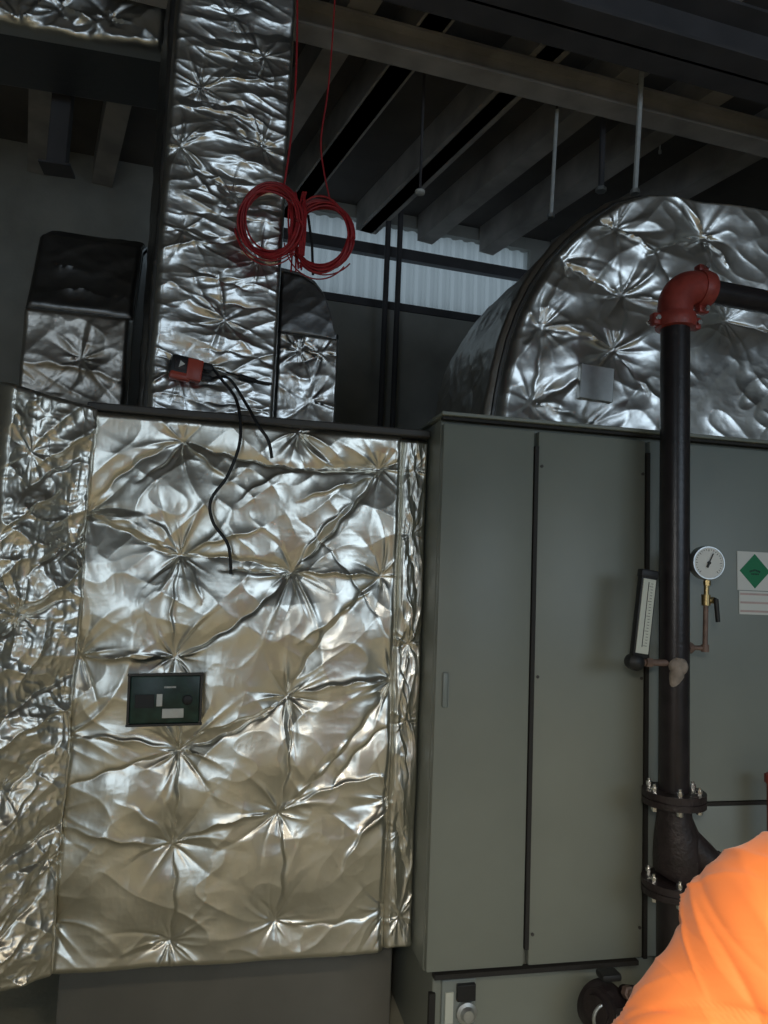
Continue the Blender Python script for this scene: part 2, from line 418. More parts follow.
# dark top lip
q = MB()
q.box(((FX0 + FX1) / 2, YF + .52, FZ1 + .006), FX1 - FX0 - .01, 1.12, .028, bev=.006)
q.build('top_flange', M['trimd'], ah)

# dark green controller plate on the blanket
cp = atY(165.5, 698.5, YF - .055)
ctl = thing('control_plate', cp, 'small dark green control plate set in the front foil blanket', 'controller')
rot = Matrix.Rotation(R(-1.5), 3, 'Y')
W, H = .232, .162
q = MB(); q.box(cp, W, .05, H, rot, bev=.006); q.build('plate', M['dkgreen'], ctl, True)
q = MB()
for (ox, oz, w, h) in ((0, H / 2 + .004, W + .02, .008), (0, -H / 2 - .004, W + .02, .008), (-W / 2 - .004, 0, .008, H), (W / 2 + .004, 0, .008, H)):
    q.box(cp + rot @ Vector((ox, -.018, oz)), w, .022, h, rot, bev=.002)
q.build('bezel', M['trimd'], ctl)
def cpart(name, mt, ox, oz, w, h, d=.004):
    q = MB(); q.box(cp + rot @ Vector((ox, -.0265, oz)), w, d, h, rot, bev=.001); return q.build(name, mt, ctl)
cpart('white_key', M['tape'], -.018, -.001, .020, .042)
cpart('rating_label', M['tape'], .028, -.046, .072, .032)
q = MB()
for k in range(10): q.box(cp + rot @ Vector((-.002 + k * .0040, -.0258, .042)), .0026, .002, .006, rot)
q.build('faint_lettering', M['tape'], ctl)
q = MB(); q.lathe(cp + rot @ Vector((.075, -.024, -.002)), (0, -1, 0), [(0, .017), (.006, .017), (.008, .014)], 28); q.build('knob', M['rubber'], ctl, True)
q = MB(); q.box(cp + rot @ Vector((-.067, -.026, -.004)), .062, .005, .045, rot, bev=.001); q.build('display', M['rubber'], ctl)

# ================================================================== VERTICAL DUCT
def yawed(px, py, D, ang):   # local frame turned 'ang' from the cabinet
    return None
A_D = R(11)
dX = Vector((math.cos(A_D), math.sin(A_D), 0)); dY = Vector((-math.sin(A_D), math.cos(A_D), 0)); dN = -dY
P0 = atY(215, 300, YF + .25)
def od(px, py): p = onplane(px, py, P0, dY); return ((p - P0).dot(dX), p.z)
a0 = (od(166, 60)[0] + od(153, 380)[0]) / 2; a1 = (od(292, 60)[0] + od(277, 380)[0]) / 2
ZD0 = FZ1 + .022; ZD1 = 4.3
duct = thing('vertical_duct', (P0.x, P0.y, ZD0), 'tall rectangular foil-wrapped duct rising from the foil box to the roof', 'duct')
DD = .34
q = MB()
c = P0 + dX * ((a0 + a1) / 2) + dY * (DD / 2 + .01); rz = Matrix.Rotation(A_D, 3, 'Z')
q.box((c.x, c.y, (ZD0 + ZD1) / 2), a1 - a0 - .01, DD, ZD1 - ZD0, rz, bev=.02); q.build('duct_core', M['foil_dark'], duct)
def dp(a, z, o=0): p = P0 + dX * a + dN * o; return (p.x, p.y, z)
dpins = [od(*p) for p in [(232, 197), (182, 232), (224, 322), (176, 372), (262, 150), (200, 90), (262, 60), (230, 20), (258, 262), (180, 150)]]
dfolds = []
rs = random.Random(5)
for i in range(34):
    z = ZD0 + .03 + i * (ZD1 - ZD0 - .1) / 34; s0 = a0 + rs.uniform(0, .25); L = rs.uniform(.15, .4)
    dfolds.append(((s0, z), (min(a1, s0 + L), z + rs.uniform(-.05, .09)), rs.uniform(.02, .05), rs.uniform(.006, .018) * rs.choice((-1, 1))))
dh = lambda a, b: foil_height(a, b, dpins, dfolds, 51, A=.02, crease=.010, crumple=1.0, aniso=(.8, 1.7), fine=.8)
foil_sheet(quad(dp(a0, ZD0), dp(a1, ZD0), dp(a0, ZD1), dp(a1, ZD1)), 130, 640, (tuple(P0 * 1), tuple(dX), (0, 0, 1)), tuple(dN),
           lambda a, b: dh(a, b + P0.z), 'front_foil', M['foil2'], duct, wrap=.05, edge=.03)
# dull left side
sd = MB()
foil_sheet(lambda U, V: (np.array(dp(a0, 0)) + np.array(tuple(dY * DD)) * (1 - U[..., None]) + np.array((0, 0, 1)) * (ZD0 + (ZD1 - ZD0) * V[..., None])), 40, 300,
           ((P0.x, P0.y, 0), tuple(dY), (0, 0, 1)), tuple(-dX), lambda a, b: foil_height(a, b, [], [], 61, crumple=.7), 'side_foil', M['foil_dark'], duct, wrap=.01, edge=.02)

# ---- red clamp tester on the duct
rc = onplane(188, 370, P0 + dN * .05, dY)
tst = thing('socket_tester', rc, 'small red and black plug-in device clipped to the foil duct', 'device')
def lp3(o, x, y, z): return o + dX * x + dY * y + Vector((0, 0, z))
rr = rz @ Matrix.Rotation(R(5), 3, 'Y')
def dbox(name, mt, x, y, z, w, d, h, par, bev=.004):
    q = MB(); q.box(lp3(rc, x, y, z), w, d, h, rr, bev=bev); return q.build(name, mt, par, True)
dbox('case', M['rubber'], -.010, 0, .004, .125, .05, .095, tst, .02)
dbox('red_grip', M['redplastic'], .022, -.006, -.002, .062, .048, .088, tst, .008)
dbox('red_base', M['redplastic'], -.030, -.008, -.032, .085, .04, .034, tst, .012)
dbox('window', M['iron'], -.032, -.020, .012, .045, .015, .046, tst, .004)
q = MB(); tp = lp3(rc, -.030, -.0285, .012)
q.prism([tp + dX * x + Vector((0, 0, z)) for x, z in ((-.010, -.014), (-.004, .014), (.014, .002))], dN * .002); q.build('arrow_mark', M['white'], tst)
dbox('plug', M['rubber'], .072, 0, .022, .05, .03, .032, tst, .008)
dbox('plug', M['rubber'], .072, 0, -.022, .045, .03, .024, tst, .008)

# ---- black cables
def smooth_path(pts, n=14):
    pts = [Vector(p) for p in pts]; out = []
    P = [pts[0]] + pts + [pts[-1]]
    for i in range(1, len(P) - 2):
        for k in range(n):
            t = k / n
            p0, p1, p2, p3 = P[i - 1], P[i], P[i + 1], P[i + 2]
            out.append(.5 * ((2 * p1) + (-p0 + p2) * t + (2 * p0 - 5 * p1 + 4 * p2 - p3) * t * t + (-p0 + 3 * p1 - 3 * p2 + p3) * t ** 3))
    out.append(pts[-1]); return out
cst = lp3(rc, .095, 0, .022)
q = MB(); q.tube(smooth_path([cst, atY(222, 380, YF + .12), atY(237, 402, YF - .03), atY(240, 440, YF - .085), atY(228, 475, YF - .09), atY(211, 500, YF - .09), atY(213, 522, YF - .085), atY(228, 545, YF - .085), atY(231, 574, YF - .07)]), .006, 8)
tag(q.build('hanging_cable', M['rubber'], None, True), 'long black cable hanging from the red device down the front foil blanket', 'cable')
cst2 = lp3(rc, .09, 0, -.022)
q = MB(); q.tube(smooth_path([cst2, atY(228, 378, YF + .13), atY(245, 402, YF - .03), atY(258, 425, YF - .085), atY(268, 440, YF - .09), atY(272, 458, YF - .075)]), .006, 8)
tag(q.build('hanging_cable', M['rubber'], None, True), 'short black cable from the red device ending near the top of the foil blanket', 'cable')
q = MB(); q.tube(smooth_path([onplane(226, 372, P0 + dN * .05, dY), onplane(240, 376, P0 + dN * .05, dY), onplane(256, 381, P0 + dN * .05, dY), onplane(272, 384, P0 + dN * .055, dY)]), [.004] * 14 + [.010] * 14 + [.006] * 15, 8)
q.build('fold_shade', M['rubber'], tst, True)  # dark lump standing in for the shade of foil folds

# ================================================================== LARGE ELBOW DUCT
YE = YC + .28
def ec(px, py, Y=YE): p = atY(px, py, Y); return (p.x, p.z)
outer_px = [(492, 424), (497, 395), (502, 368), (509, 340), (519, 312), (532, 286), (548, 262), (568, 240), (592, 219), (615, 204), (640, 197)]
outer = [ec(*p) for p in outer_px]
xr = outer[-1][0]; zr = outer[-1][1]
outer += [(xr + .12, zr + .012), (xr + .35, zr + .015), (xr + 1.0, zr + .015), (xr + 1.9, zr + .015)]
outer[0] = (outer[0][0], ZT + .03)
inner = [(outer[0][0] + 1.75, ZT + .014)] * 2
oc = np.array(outer)
seg = np.r_[0, np.cumsum(np.hypot(*np.diff(oc, axis=0).T))]; Lt = seg[-1]
def oxy(t): return np.interp(t * Lt, seg, oc[:, 0]), np.interp(t * Lt, seg, oc[:, 1])
IX0 = outer[0][0] + 1.75; IZ1 = zr - 1.0 if zr - 1.0 > ZT + .02 else ZT + .02
def ixy(t):  # straight foot then forward, throat
    tt = np.clip((t - .02) / .98, 0, 1)
    return IX0 + (oc[-1, 0] - IX0) * np.clip((tt - .45) / .55, 0, 1), ZT + .014 + (max(IZ1, ZT + .12) - ZT - .014) * np.clip(tt / .45, 0, 1)
def PE(U, V):
    ox, oz = oxy(V); ix, iz = ixy(V)
    # denser sampling near outer edge
    x = ox + (ix - ox) * U; z = oz + (iz - oz) * U
    return np.stack([x, np.full_like(x, YE), z], -1)
el = thing('curved_duct', (outer[0][0], YE, ZT + .014), 'big curved silver foil duct on top of the grey cabinet', 'duct')
epins = [ec(*p) for p in [(619, 297), (539, 330), (609, 352), (529, 405), (562, 262), (612, 232), (700, 240), (722, 322), (575, 445)]]
def efl(x0, y0, x1, y1, w, h): return (ec(x0, y0), ec(x1, y1), w, h)
efolds = [efl(539, 330, 609, 352, .025, .02), efl(562, 262, 619, 297, .025, -.02), efl(619, 297, 690, 322, .02, .02), efl(612, 232, 650, 262, .03, .022), efl(640, 262, 700, 240, .025, -.02),
          efl(529, 405, 609, 352, .03, -.018), efl(539, 330, 529, 405, .02, -.016), efl(609, 352, 660, 410, .03, .02), efl(619, 297, 609, 352, .016, .014), efl(520, 350, 539, 330, .02, .012),
          efl(575, 420, 529, 405, .03, .018), efl(640, 400, 609, 352, .02, -.02), efl(650, 260, 690, 322, .02, -.015), efl(700, 240, 720, 270, .018, .02), efl(560, 280, 539, 330, .03, .014)]
eh = lambda a, b: foil_height(a, b, epins, efolds, 71, A=.045, crease=.014, crumple=.9, fine=.5)
q = foil_sheet(PE, 260, 420, ((0, 0, 0), (1, 0, 0), (0, 0, 1)), (0, -1, 0), eh, 'cheek_foil', M['foil2'], el, wrap=.06, edge=.03, flat_edges=(1, 0, 0, 0), lip=.03)
# outer curved skin going back
DEPTH = .90
def PO(U, V):
    ox, oz = oxy(V)
    return np.stack([ox, YE + .03 + DEPTH * U, oz], -1)
def NO(U, V):
    e = 1e-3; x0, z0 = oxy(np.clip(V - .02, 0, 1)); x1, z1 = oxy(np.clip(V + .02, 0, 1))
    tx, tz = x1 - x0, z1 - z0; L = np.hypot(tx, tz) + 1e-9
    return np.stack([-tz / L, np.zeros_like(tx), tx / L], -1)
oh = lambda a, b: foil_height(a, b, [(.3, .25), (.3, .62), (.32, 1.0), (.3, 1.5)], [], 83, A=.02, crease=.008, crumple=.8)
foil_sheet(PO, 70, 300, None, NO, oh, 'outer_skin', M['foil_dull'], el, wrap=.02, edge=.03, flat_edges=(1, 1, 0, 0), coord=lambda U, V: (DEPTH * U, V * Lt))
q = MB()  # corner bead along the edge
q.tube([(x, YE + .012, z) for x, z in outer], .013, 8); q.build('corner_bead', M['foil_dark'], el, True)
# back cheek + underside closed by a core
q = MB(); q.prism([(x, YE + .05, z) for x, z in [(outer[i][0] + .02, outer[i][1] - .02 if i > 0 else ZT + .016) for i in range(len(outer))] + [(outer[-1][0], IZ1), (IX0, max(IZ1, ZT + .12)), (IX0, ZT + .016)]], (0, DEPTH - .04, 0))
q.build('duct_core', M['foil_dull'], el)
pa = ec(595, 384, YE - .06)
rt2 = Matrix.Rotation(R(3), 3, 'Y')
q = MB(); q.box((pa[0], YE - .052, pa[1]), .155, .055, .15, rt2, bev=.003); q.build('inspection_patch', M['tape'], el)

# ================================================================== SMALL DARK ELBOW behind vertical duct
YS = YF + .62
sp = [(272, 424), (272, 262), (290, 266), (304, 270), (316, 278), (325, 290), (331, 306), (335, 330), (337, 424)]
pts = [atY(x, y, YS) for x, y in sp]
sdk = thing('rear_duct_bend', (pts[-1].x, YS, FZ1 + .02), 'narrow round-shouldered foil duct just behind and right of the tall duct', 'duct')
zb = FZ1 + .028
poly = [(p.x, YS + .04, p.z if 0 < i < len(pts) - 1 else zb) for i, p in enumerate(pts)]
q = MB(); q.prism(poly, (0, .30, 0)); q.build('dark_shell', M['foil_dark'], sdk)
xa, xb = pts[0].x, pts[-1].x
zmid = atY(320, 335, YS).z
ztop_ = [p for p in pts[1:-1]]
def zcap(x):
    return np.interp(x, [p.x for p in ztop_], [p.z for p in ztop_])
def PS(U, V):
    x = xa + (xb - xa - .004) * U
    return np.stack([x, np.full_like(x, YS + .03), zb + (zmid - zb) * V], -1)
sh = lambda a, b: foil_height(a, b, [pc(300, 350, YS), pc(322, 352, YS), pc(310, 400, YS)], [], 91, A=.02, crease=.012, crumple=1.2)
foil_sheet(PS, 60, 90, ((0, 0, 0), (1, 0, 0), (0, 0, 1)), (0, -1, 0), sh, 'foil_skirt', M['foil2'], sdk, wrap=.02, edge=.02)
def PS2(U, V):
    x = xa + (xb - xa - .004) * U
    return np.stack([x, np.full_like(x, YS + .035), zmid - .01 + (zcap(x) - zmid) * V], -1)
foil_sheet(PS2, 50, 50, ((0, 0, 0), (1, 0, 0), (0, 0, 1)), (0, -1, 0), lambda a, b: foil_height(a, b, [], [], 92, crumple=.6), 'shaded_face', M['foil_dark'], sdk, wrap=.02, edge=.02)  # shade on the elbow's upper part put into a darker foil

# ================================================================== DARK DUCT at left behind
YL = YF + .55
la = atY(24, 300, YL); lb2 = atY(134, 300, YL)
zl0 = FZ1 + .028; zlm = atY(80, 312, YL).z; zlt = atY(80, 238, YL + .3).z
ld = thing('rear_duct', (la.x, YL, zl0), 'dull foil duct bending back behind the box, left of the tall duct', 'duct')
q = MB(); prof = [(YL + .03, zl0), (YL + .03, zlm), (YL + .07, zlm + .1), (YL + .16, zlt - .08), (YL + .3, zlt), (YL + .8, zlt + .02), (YL + .8, zlm - .2), (YL + .5, zlm - .35), (YL + .5, zl0)]
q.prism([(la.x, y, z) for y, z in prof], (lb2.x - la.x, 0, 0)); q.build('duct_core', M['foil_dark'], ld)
lhh = lambda a, b: foil_height(a, b, [(la.x + .1, zl0 + .15), (la.x + .25, zl0 + .3)], [((la.x, zl0 + .25), (lb2.x, zl0 + .2), .04, .02)], 95, A=.03, crease=.012, crumple=1.1)
foil_sheet(quad((la.x, YL + .02, zl0), (lb2.x, YL + .02, zl0), (la.x, YL + .02, zlm), (lb2.x, YL + .02, zlm)), 80, 80, ((0, 0, 0), (1, 0, 0), (0, 0, 1)), (0, -1, 0), lhh, 'front_foil', M['foil_dull'], ld, wrap=.02, edge=.03)
def PLt(U, V):
    yy = np.interp(V, [0, .25, .6, 1], [YL + .02, YL + .06, YL + .15, YL + .3]); zz = np.interp(V, [0, .25, .6, 1], [zlm, zlm + .1, zlt - .08, zlt + .01])
    return np.stack([la.x + (lb2.x - la.x) * U, yy, zz], -1)
foil_sheet(PLt, 60, 60, ((0, 0, 0), (1, 0, 0), (0, 0, 1)), (0, -.8, .6), lambda a, b: foil_height(a, b, [], [((la.x + .08, zlm + .22), (la.x + .22, zlm + .22), .015, .02), ((la.x + .12, zlm + .09), (la.x + .3, zlm + .09), .015, .02)], 96, crumple=.8), 'bend_foil', M['foil_dark'], ld, wrap=.02, edge=.03)  # dark ceiling reflection on the bend put into the foil colour

# ================================================================== OVERHEAD DUCT top left
YO = YF + .75
oa = atY(-60, -60, YO); ob_ = atY(165, 56, YO)
ovd = thing('overhead_duct', (oa.x, YO, ob_.z), 'foil-covered duct running across high at the top left corner', 'duct')
zz1 = ob_.z + .5
q = MB(); q.box(((oa.x - .5 + ob_.x) / 2, YO + .25, (ob_.z + zz1) / 2), ob_.x - oa.x + .5, .44, zz1 - ob_.z - .01, bev=.02); q.build('duct_core', M['foil_dark'], ovd)
oph = lambda a, b: foil_height(a, b, [pc(60, 10, YO), pc(110, 20, YO), pc(20, 25, YO)], [], 101, A=.03, crease=.02, crumple=1.6)
foil_sheet(quad((oa.x - .5, YO, ob_.z), (ob_.x, YO, ob_.z), (oa.x - .5, YO, zz1), (ob_.x, YO, zz1)), 160, 80, ((0, 0, 0), (1, 0, 0), (0, 0, 1)), (0, -1, 0), oph, 'front_foil', M['foil2'], ovd, wrap=.03, edge=.03)
# dark drop post left
pp = atY(63, 100, YO + .6)
q = MB(); q.box((pp.x, pp.y, (atY(63, 170, YO + .6).z + 4.7) / 2), .10, .08, 4.7 - atY(63, 170, YO + .6).z, bev=.006)
q.box((pp.x, pp.y, atY(63, 170, YO + .6).z), .16, .14, .012)
tag(q.build('hanger_post', M['beamd'], None), 'dark flat steel hanger dropping from the roof at upper left', 'hanger')

# ================================================================== RED CORD HANKS
def hank(cx_, cy_, rx, ry, Dp, seed, loops=9, tilt=0.0, spread=.02):
    rs = random.Random(seed); out = []
    c = atD(cx_, cy_, Dp); N = 40
    k = Dp / F
    for L in range(loops):
        ox, oy = rs.uniform(-2, 2) * k, rs.uniform(-2.5, 2.5) * k
        ra, rb = rx * k * rs.uniform(.88, 1.06), ry * k * rs.uniform(.9, 1.06)
        ph = rs.uniform(0, 6)
        for i in range(N):
            t = 2 * PI * i / N
            rr_ = 1 + .02 * math.sin(3 * t + ph)
            out.append(c + rt * (ox + ra * rr_ * math.cos(t)) + up * (oy + rb * rr_ * math.sin(t)) + fw * (spread * math.sin(t + ph) * .5 + tilt * math.cos(t) + (L / loops - .5) * spread))
    return out
hd = (onplane(272, 225, P0 + dN * .11, dY) - EYE).dot(fw)
for (cx_, cy_, rx, ry, dd, sd_, lab) in ((271, 222, 30, 34, -.01, 3, 'red cord hank, left of the two, hanging against the foil duct'), (322, 236, 30, 34, .07, 8, 'red cord hank, right of the two, hanging clear beside the foil duct')):
    h_ = thing('cord_hank', atD(cx_, cy_, hd + dd), lab, 'cord')
    q = MB(); q.tube(hank(cx_, cy_, rx, ry, hd + dd, sd_, 18, 0, .03), .0044, 6); q.build('coil', M['redcord'], h_, True)
    q = MB(); tx = 297 if cx_ < 300 else 302
    rs = random.Random(sd_)
    for k in range(9):
        x = tx + rs.uniform(-9, 7)
        q.tube(smooth_path([atD(x + rs.uniform(-4, 4), cy_ - 30, hd + dd + .02), atD(x + rs.uniform(-3, 3), cy_ - 5, hd + dd - .005), atD(x + rs.uniform(-5, 5), cy_ + 30 + rs.uniform(0, 6), hd + dd + .0)], 8), .0042, 6)
    q.build('gathered_strands', M['redcord'], h_, True)
    q = MB()
    for k in range(2):
        xx = cx_ + rs.uniform(-4, 4)
        q.tube([atD(xx + (rx + 4) * math.cos(t) * 1.04, cy_ + (ry + 2 + 4 * k) * math.sin(-t) * 1.08, hd + dd - .015) for t in np.linspace(PI * 1.05, PI * 1.75, 24)][::1], .003, 6)
    q.build('loose_strand', M['redcord'], h_, True)
HK = [o for o in COL.objects if o.name.startswith('cord_hank')]
q = MB(); q.tube(smooth_path([atD(338, -60, hd + .02), atD(333, 30, hd + .02), atD(328, 90, hd + .02), atD(321, 140, hd + .02), atD(324, 172, hd + .02), atD(331, 204, hd + .02)]), .0035, 6)
q.build('drop_cord', M['redcord'], HK[1], True)
q = MB(); q.tube(smooth_path([atD(297, -60, hd + .01), atD(297, 40, hd + .01), atD(294, 110, hd), atD(288, 160, hd - .01), atD(283, 192, hd - .01)]), .0045, 6)
q.build('drop_cord', M['redcord'], HK[0], True)
q = MB(); q.tube([atD(308, 215, hd + .06), atD(312, 245, hd + .06), atD(313, 275, hd + .06)], .006, 6)
tag(q.build('tie_strap', M['rubber'], None, True), 'short black strap hanging behind the two red hanks', 'strap')

# ================================================================== RISER PIPE
YP = YC - .17
def pp3(px, py): return atY(px, py, YP)
PX = (pp3(675.5, 400).x + pp3(674, 700).x + pp3(673, 930).x) / 3
PR = abs(pp3(688, 600).x - pp3(662, 600).x) / 2
ztopP = pp3(675, 322).z
rp_ = thing('riser_pipe', (PX, YP, 0), 'black vertical water pipe in front of the cabinet with red elbow on top', 'pipe')
q = MB(); q.tube([(PX, YP, ztopP - .01), (PX, YP, pp3(675, 792).z)], PR, 32); q.build('pipe', M['black'], rp_, True)
q = MB(); q.tube([(PX, YP, pp3(675, 888).z), (PX, YP, .0)], PR * 1.08, 32); q.build('lower_pipe', M['black'], rp_, True)
# red elbow: rises then swings right
e0 = Vector((PX, YP, ztopP)); ECX = .092; er = PR * 1.22
hdir = Vector((.985, .10, 0)).normalized()
ctr = e0 + hdir * ECX + Vector((0, 0, .055))
arc = [e0 + Vector((0, 0, -.005))] + [ctr - hdir * ECX * math.cos(t) + Vector((0, 0, ECX * math.sin(t))) for t in np.linspace(0, PI / 2, 14)]
arc.append(arc[-1] + hdir * .03)
q = MB(); q.tube(arc, er, 28); elb = q.build('elbow', M['red'], rp_, True)
def coupling(c, ax, par, r):
    ax = Vector(ax).normalized()
    q = MB(); q.lathe(c - ax * .028, ax, [(0, r * 1.0), (.002, r * 1.22), (.015, r * 1.27), (.028, r * 1.3), (.041, r * 1.27), (.054, r * 1.22), (.056, r)], 36)
    a = Vector((0, 0, 1)) if abs(ax.z) < .9 else Vector((1, 0, 0)); U = (a - ax * a.dot(ax)).normalized()
    mx = Matrix((U, ax.cross(U), ax)).transposed()
    for s in (-1, 1): q.box(c + U * s * (r * 1.42), r * .5, r * .62, .046, mx, bev=.006)
    k = q.build('coupling', M['red'], par, True)
    V = ax.cross(U)
    for s in (-1, 1):
        z = MB(); z.lathe(c + U * s * (r * 1.45) - V * r * .5, V, [(0, .010), (.008, .010), (.009, .006), (r, .006), (r + .001, .011), (r + .009, .011)], 6); z.build('bolt', M['steel'], k)
    return k
coupling(e0 + Vector((0, 0, .0)), (0, 0, 1), rp_, PR * 1.12)
hp0 = arc[-1]
coupling(hp0, hdir, rp_, PR * 1.08)
hend = hp0 + hdir * 1.3
q = MB(); q.tube([hp0, hend], PR * .86, 28); q.build('branch_pipe', M['black'], rp_, True)
# thin conduit above the branch
q = MB(); q.tube([hp0 + hdir * .05 + Vector((0, .10, .075)), hp0 + hdir * .30 + Vector((0, .10, .06))], .012, 12)
q.tube([hp0 + hdir * .30 + Vector((0, .10, .06)), hp0 + hdir * .30 + Vector((0, .02, .03))], .010, 10)
q.build('tapping_stub', M['copper'], rp_, True)
# flanges and valve
def flange(z, n=6, r=PR * 2.05, th=.024):
    q = MB(); q.lathe((PX, YP, z), (0, 0, 1), [(-th, r * .98), (-th, r), (-.003, r), (-.002, r * .96), (.002, r * .96), (.003, r), (th, r), (th, r * .97)], 40)
    k = q.build('flange', M['iron'], rp_, True)
    for i in range(n):
        t = 2 * PI * i / n - PI / 2 - .35
        z_ = MB(); c = Vector((PX + r * .8 * math.cos(t), YP + r * .8 * math.sin(t), z))
        z_.lathe(c - Vector((0, 0, th + .018)), (0, 0, 1), [(0, .011), (.018, .011), (.018, .006), (th * 2 + .018, .006), (th * 2 + .018, .011), (th * 2 + .034, .011), (th * 2 + .034, .006), (th * 2 + .044, .006)], 6)
        z_.build('bolt', M['steel'], k)
zf1 = pp3(675, 797).z; zf2 = pp3(675, 886).z
flange(zf1); flange(zf2)
q = MB()
q.tube([(PX, YP, zf1 - .02), (PX + .002, YP, zf1 - .07), (PX + .012, YP, zf1 - .13), (PX + .018, YP, zf1 - .20), (PX + .012, YP, zf1 - .26), (PX, YP, zf2 + .02)], [PR * 1.1, PR * 1.15, PR * 1.45, PR * 1.6, PR * 1.5, PR * 1.25], 28)
q.tube([(PX + .02, YP - .01, zf1 - .12), (PX + .08, YP - .03, zf1 - .19), (PX + .125, YP - .045, zf1 - .23)], [PR * .9, PR * 1.05, PR * .95], 24)
vb = q.build('check_valve', M['iron'], rp_, True)
q = MB(); dv = Vector((.045, -.018, -.04)).normalized(); q.lathe(Vector((PX + .115, YP - .045, zf1 - .225)), dv, [(0, PR * 1.25), (.018, PR * 1.25), (.02, PR * 1.1), (.03, .02)], 6); q.build('valve_cap', M['iron'], vb, True)
bl = pp3(703, 870)
q = MB(); q.lathe((bl.x, YP - .10, bl.z), (.2, -1, 0), [(0, .017), (.012, .017), (.013, .010), (.03, .010)], 6); q.build('plug_bolt', M['steel'], vb)
# lime-scaled boss
lz = pp3(667, 665)
q = MB(); q.lathe((PX - .008, YP - PR * .55, lz.z), (-.25, -1, 0), [(0, .036), (.02, .033), (.03, .024), (.034, .012)], 20)
q.tube([(PX - PR * .5, YP - PR * .4, lz.z - .09), (PX - PR * .35, YP - PR * .8, lz.z - .03), (PX - PR * .2, YP - PR * .85, lz.z + .03)], [.012, .026, .016], 14)
q.build('scaled_boss', M['lime'], rp_, True)

# ---- strip thermometer, tilted
tb = atY(639, 655, YP - .02); tt = atY(648, 574, YP - .02); 
th_ = thing('pipe_thermometer', tb, 'tilted long black thermometer with pale scale, left of the black pipe', 'thermometer')
ax = (tt - tb).normalized(); Lh = (tt - tb).length; side = ax.cross(Vector((0, 1, 0))).normalized(); side = side if side.x > 0 else -side
mx = Matrix((side, Vector((0, 1, 0)), ax)).transposed()
cc = (tt + tb) / 2
q = MB(); q.box(cc, .064, .03, Lh + .02, mx, bev=.006); q.box(tt, .07, .036, .03, mx, bev=.006); q.build('case', M['rubber'], th_, True)
q = MB(); q.box(cc + Vector((0, -.016, 0)) - ax * .006, .050, .006, Lh - .025, mx, bev=.002); sc = q.build('scale', M['offwhite'], th_)
q = MB()
for i in range(22): q.box(cc + Vector((0, -.0195, 0)) + ax * (-.5 * (Lh - .07) + i * (Lh - .07) / 21) + side * (.010 if i % 5 else .007), .008 if i % 5 else .014, .001, .0016, mx)
q.tube([cc + Vector((0, -.0197, 0)) - ax * (Lh / 2 - .03) - side * .004, cc + Vector((0, -.0197, 0)) + ax * (Lh / 2 - .03) - side * .004], .0013, 6)
q.build('scale_marks', M['ink'], sc)
q = MB(); bt = atY(635, 662, YP - .03)
q.lathe(bt + Vector((0, .03, 0)), (0, -1, 0), [(0, .026), (.02, .030), (.045, .030), (.052, .022), (.058, .012)], 20); q.build('union_nut', M['rubber'], th_, True)
q = MB(); q.tube([bt + Vector((.02, .012, -.002)), Vector((PX - PR * .6, YP - .02, lz.z + .01))], [.013, .012], 12)
q.lathe(bt + Vector((.045, .005, 0)), (1, 0, -.05), [(0, .018), (.022, .018)], 6); q.build('stem', M['copper'], th_, True)

# ---- pressure gauge
gp = atY(707, 563, YP - .03)
gg = thing('pressure_gauge', gp, 'round white-faced pressure gauge on a thin siphon, right of the black pipe', 'gauge')
k = (gp - EYE).dot(fw) / F
GR = 17 * k
q = MB(); q.lathe(gp + Vector((0, .02, 0)), (-.12, -1, 0), [(0, GR * .9), (.004, GR), (.036, GR), (.040, GR * .96), (.040, GR * .90), (.034, GR * .89)], 44); q.build('case', M['zinc'], gg, True)
q = MB(); gn = Vector((-.12, -1, 0)).normalized(); gf = gp + Vector((0, .02, 0)) + gn * .035
q.lathe(gf, gn, [(0, GR * .9), (.002, GR * .9)], 44); dl = q.build('dial', M['white'], gg)
gs = Vector((0, 0, 1)).cross(gn).normalized(); gs = gs if gs.x > 0 else -gs; gu = Vector((0, 0, 1))
q = MB()
for i in range(25):
    t = R(225 - i * 270 / 24); dr = gs * math.cos(t) + gu * math.sin(t)
    L = .008 if i % 4 == 0 else .004
    mm = Matrix((dr, gn, dr.cross(gn))).transposed()
    q.box(gf + gn * .003 + dr * (GR * .80 - L / 2), L, .001, .0015, mm)
q.build('dial_marks', M['ink'], dl)
q = MB(); dr = (gs * .42 + gu * .9).normalized(); mm = Matrix((dr, gn, dr.cross(gn))).transposed()
q.box(gf + gn * .005 + dr * .012, .052, .0015, .004, mm); q.box(gf + gn * .005 - dr * .010, .018, .0015, .009, mm); q.lathe(gf, gn, [(0, .006), (.008, .006)], 16); q.build('needle', M['ink'], gg)
v0 = gp + Vector((0, 0, -GR)); j1 = atY(706, 600, YP - .03); j2 = atY(705, 648, YP - .03)
q = MB(); q.tube([v0 + Vector((0, .0, .01)), j1], .009, 12); q.lathe(v0 + Vector((0, 0, -.002)), (0, 0, -1), [(0, .013), (.018, .013)], 6)
q.tube([j1 + Vector((0, 0, .02)), j1 + Vector((0, 0, -.02))], .016, 16); q.tube([j1, j1 + Vector((.028, -.01, 0))], .012, 12); q.build('cock', M['brass'], gg, True)
lv = atY(715, 600, YP - .06); lv2 = atY(718, 622, YP - .06)
q = MB(); q.tube([j1 + Vector((.024, -.02, .004)), lv + Vector((.004, 0, .002)), lv2], [.006, .009, .008], 10); q.build('lever', M['rubber'], gg, True)
q = MB(); q.tube([j1, j2], .009, 12); q.lathe(j2 + Vector((0, 0, .012)), (0, 0, -1), [(0, .014), (.026, .014)], 14)
q.tube([j2, Vector((PX + PR * .8, YP - .01, j2.z - .002))], .009, 12)
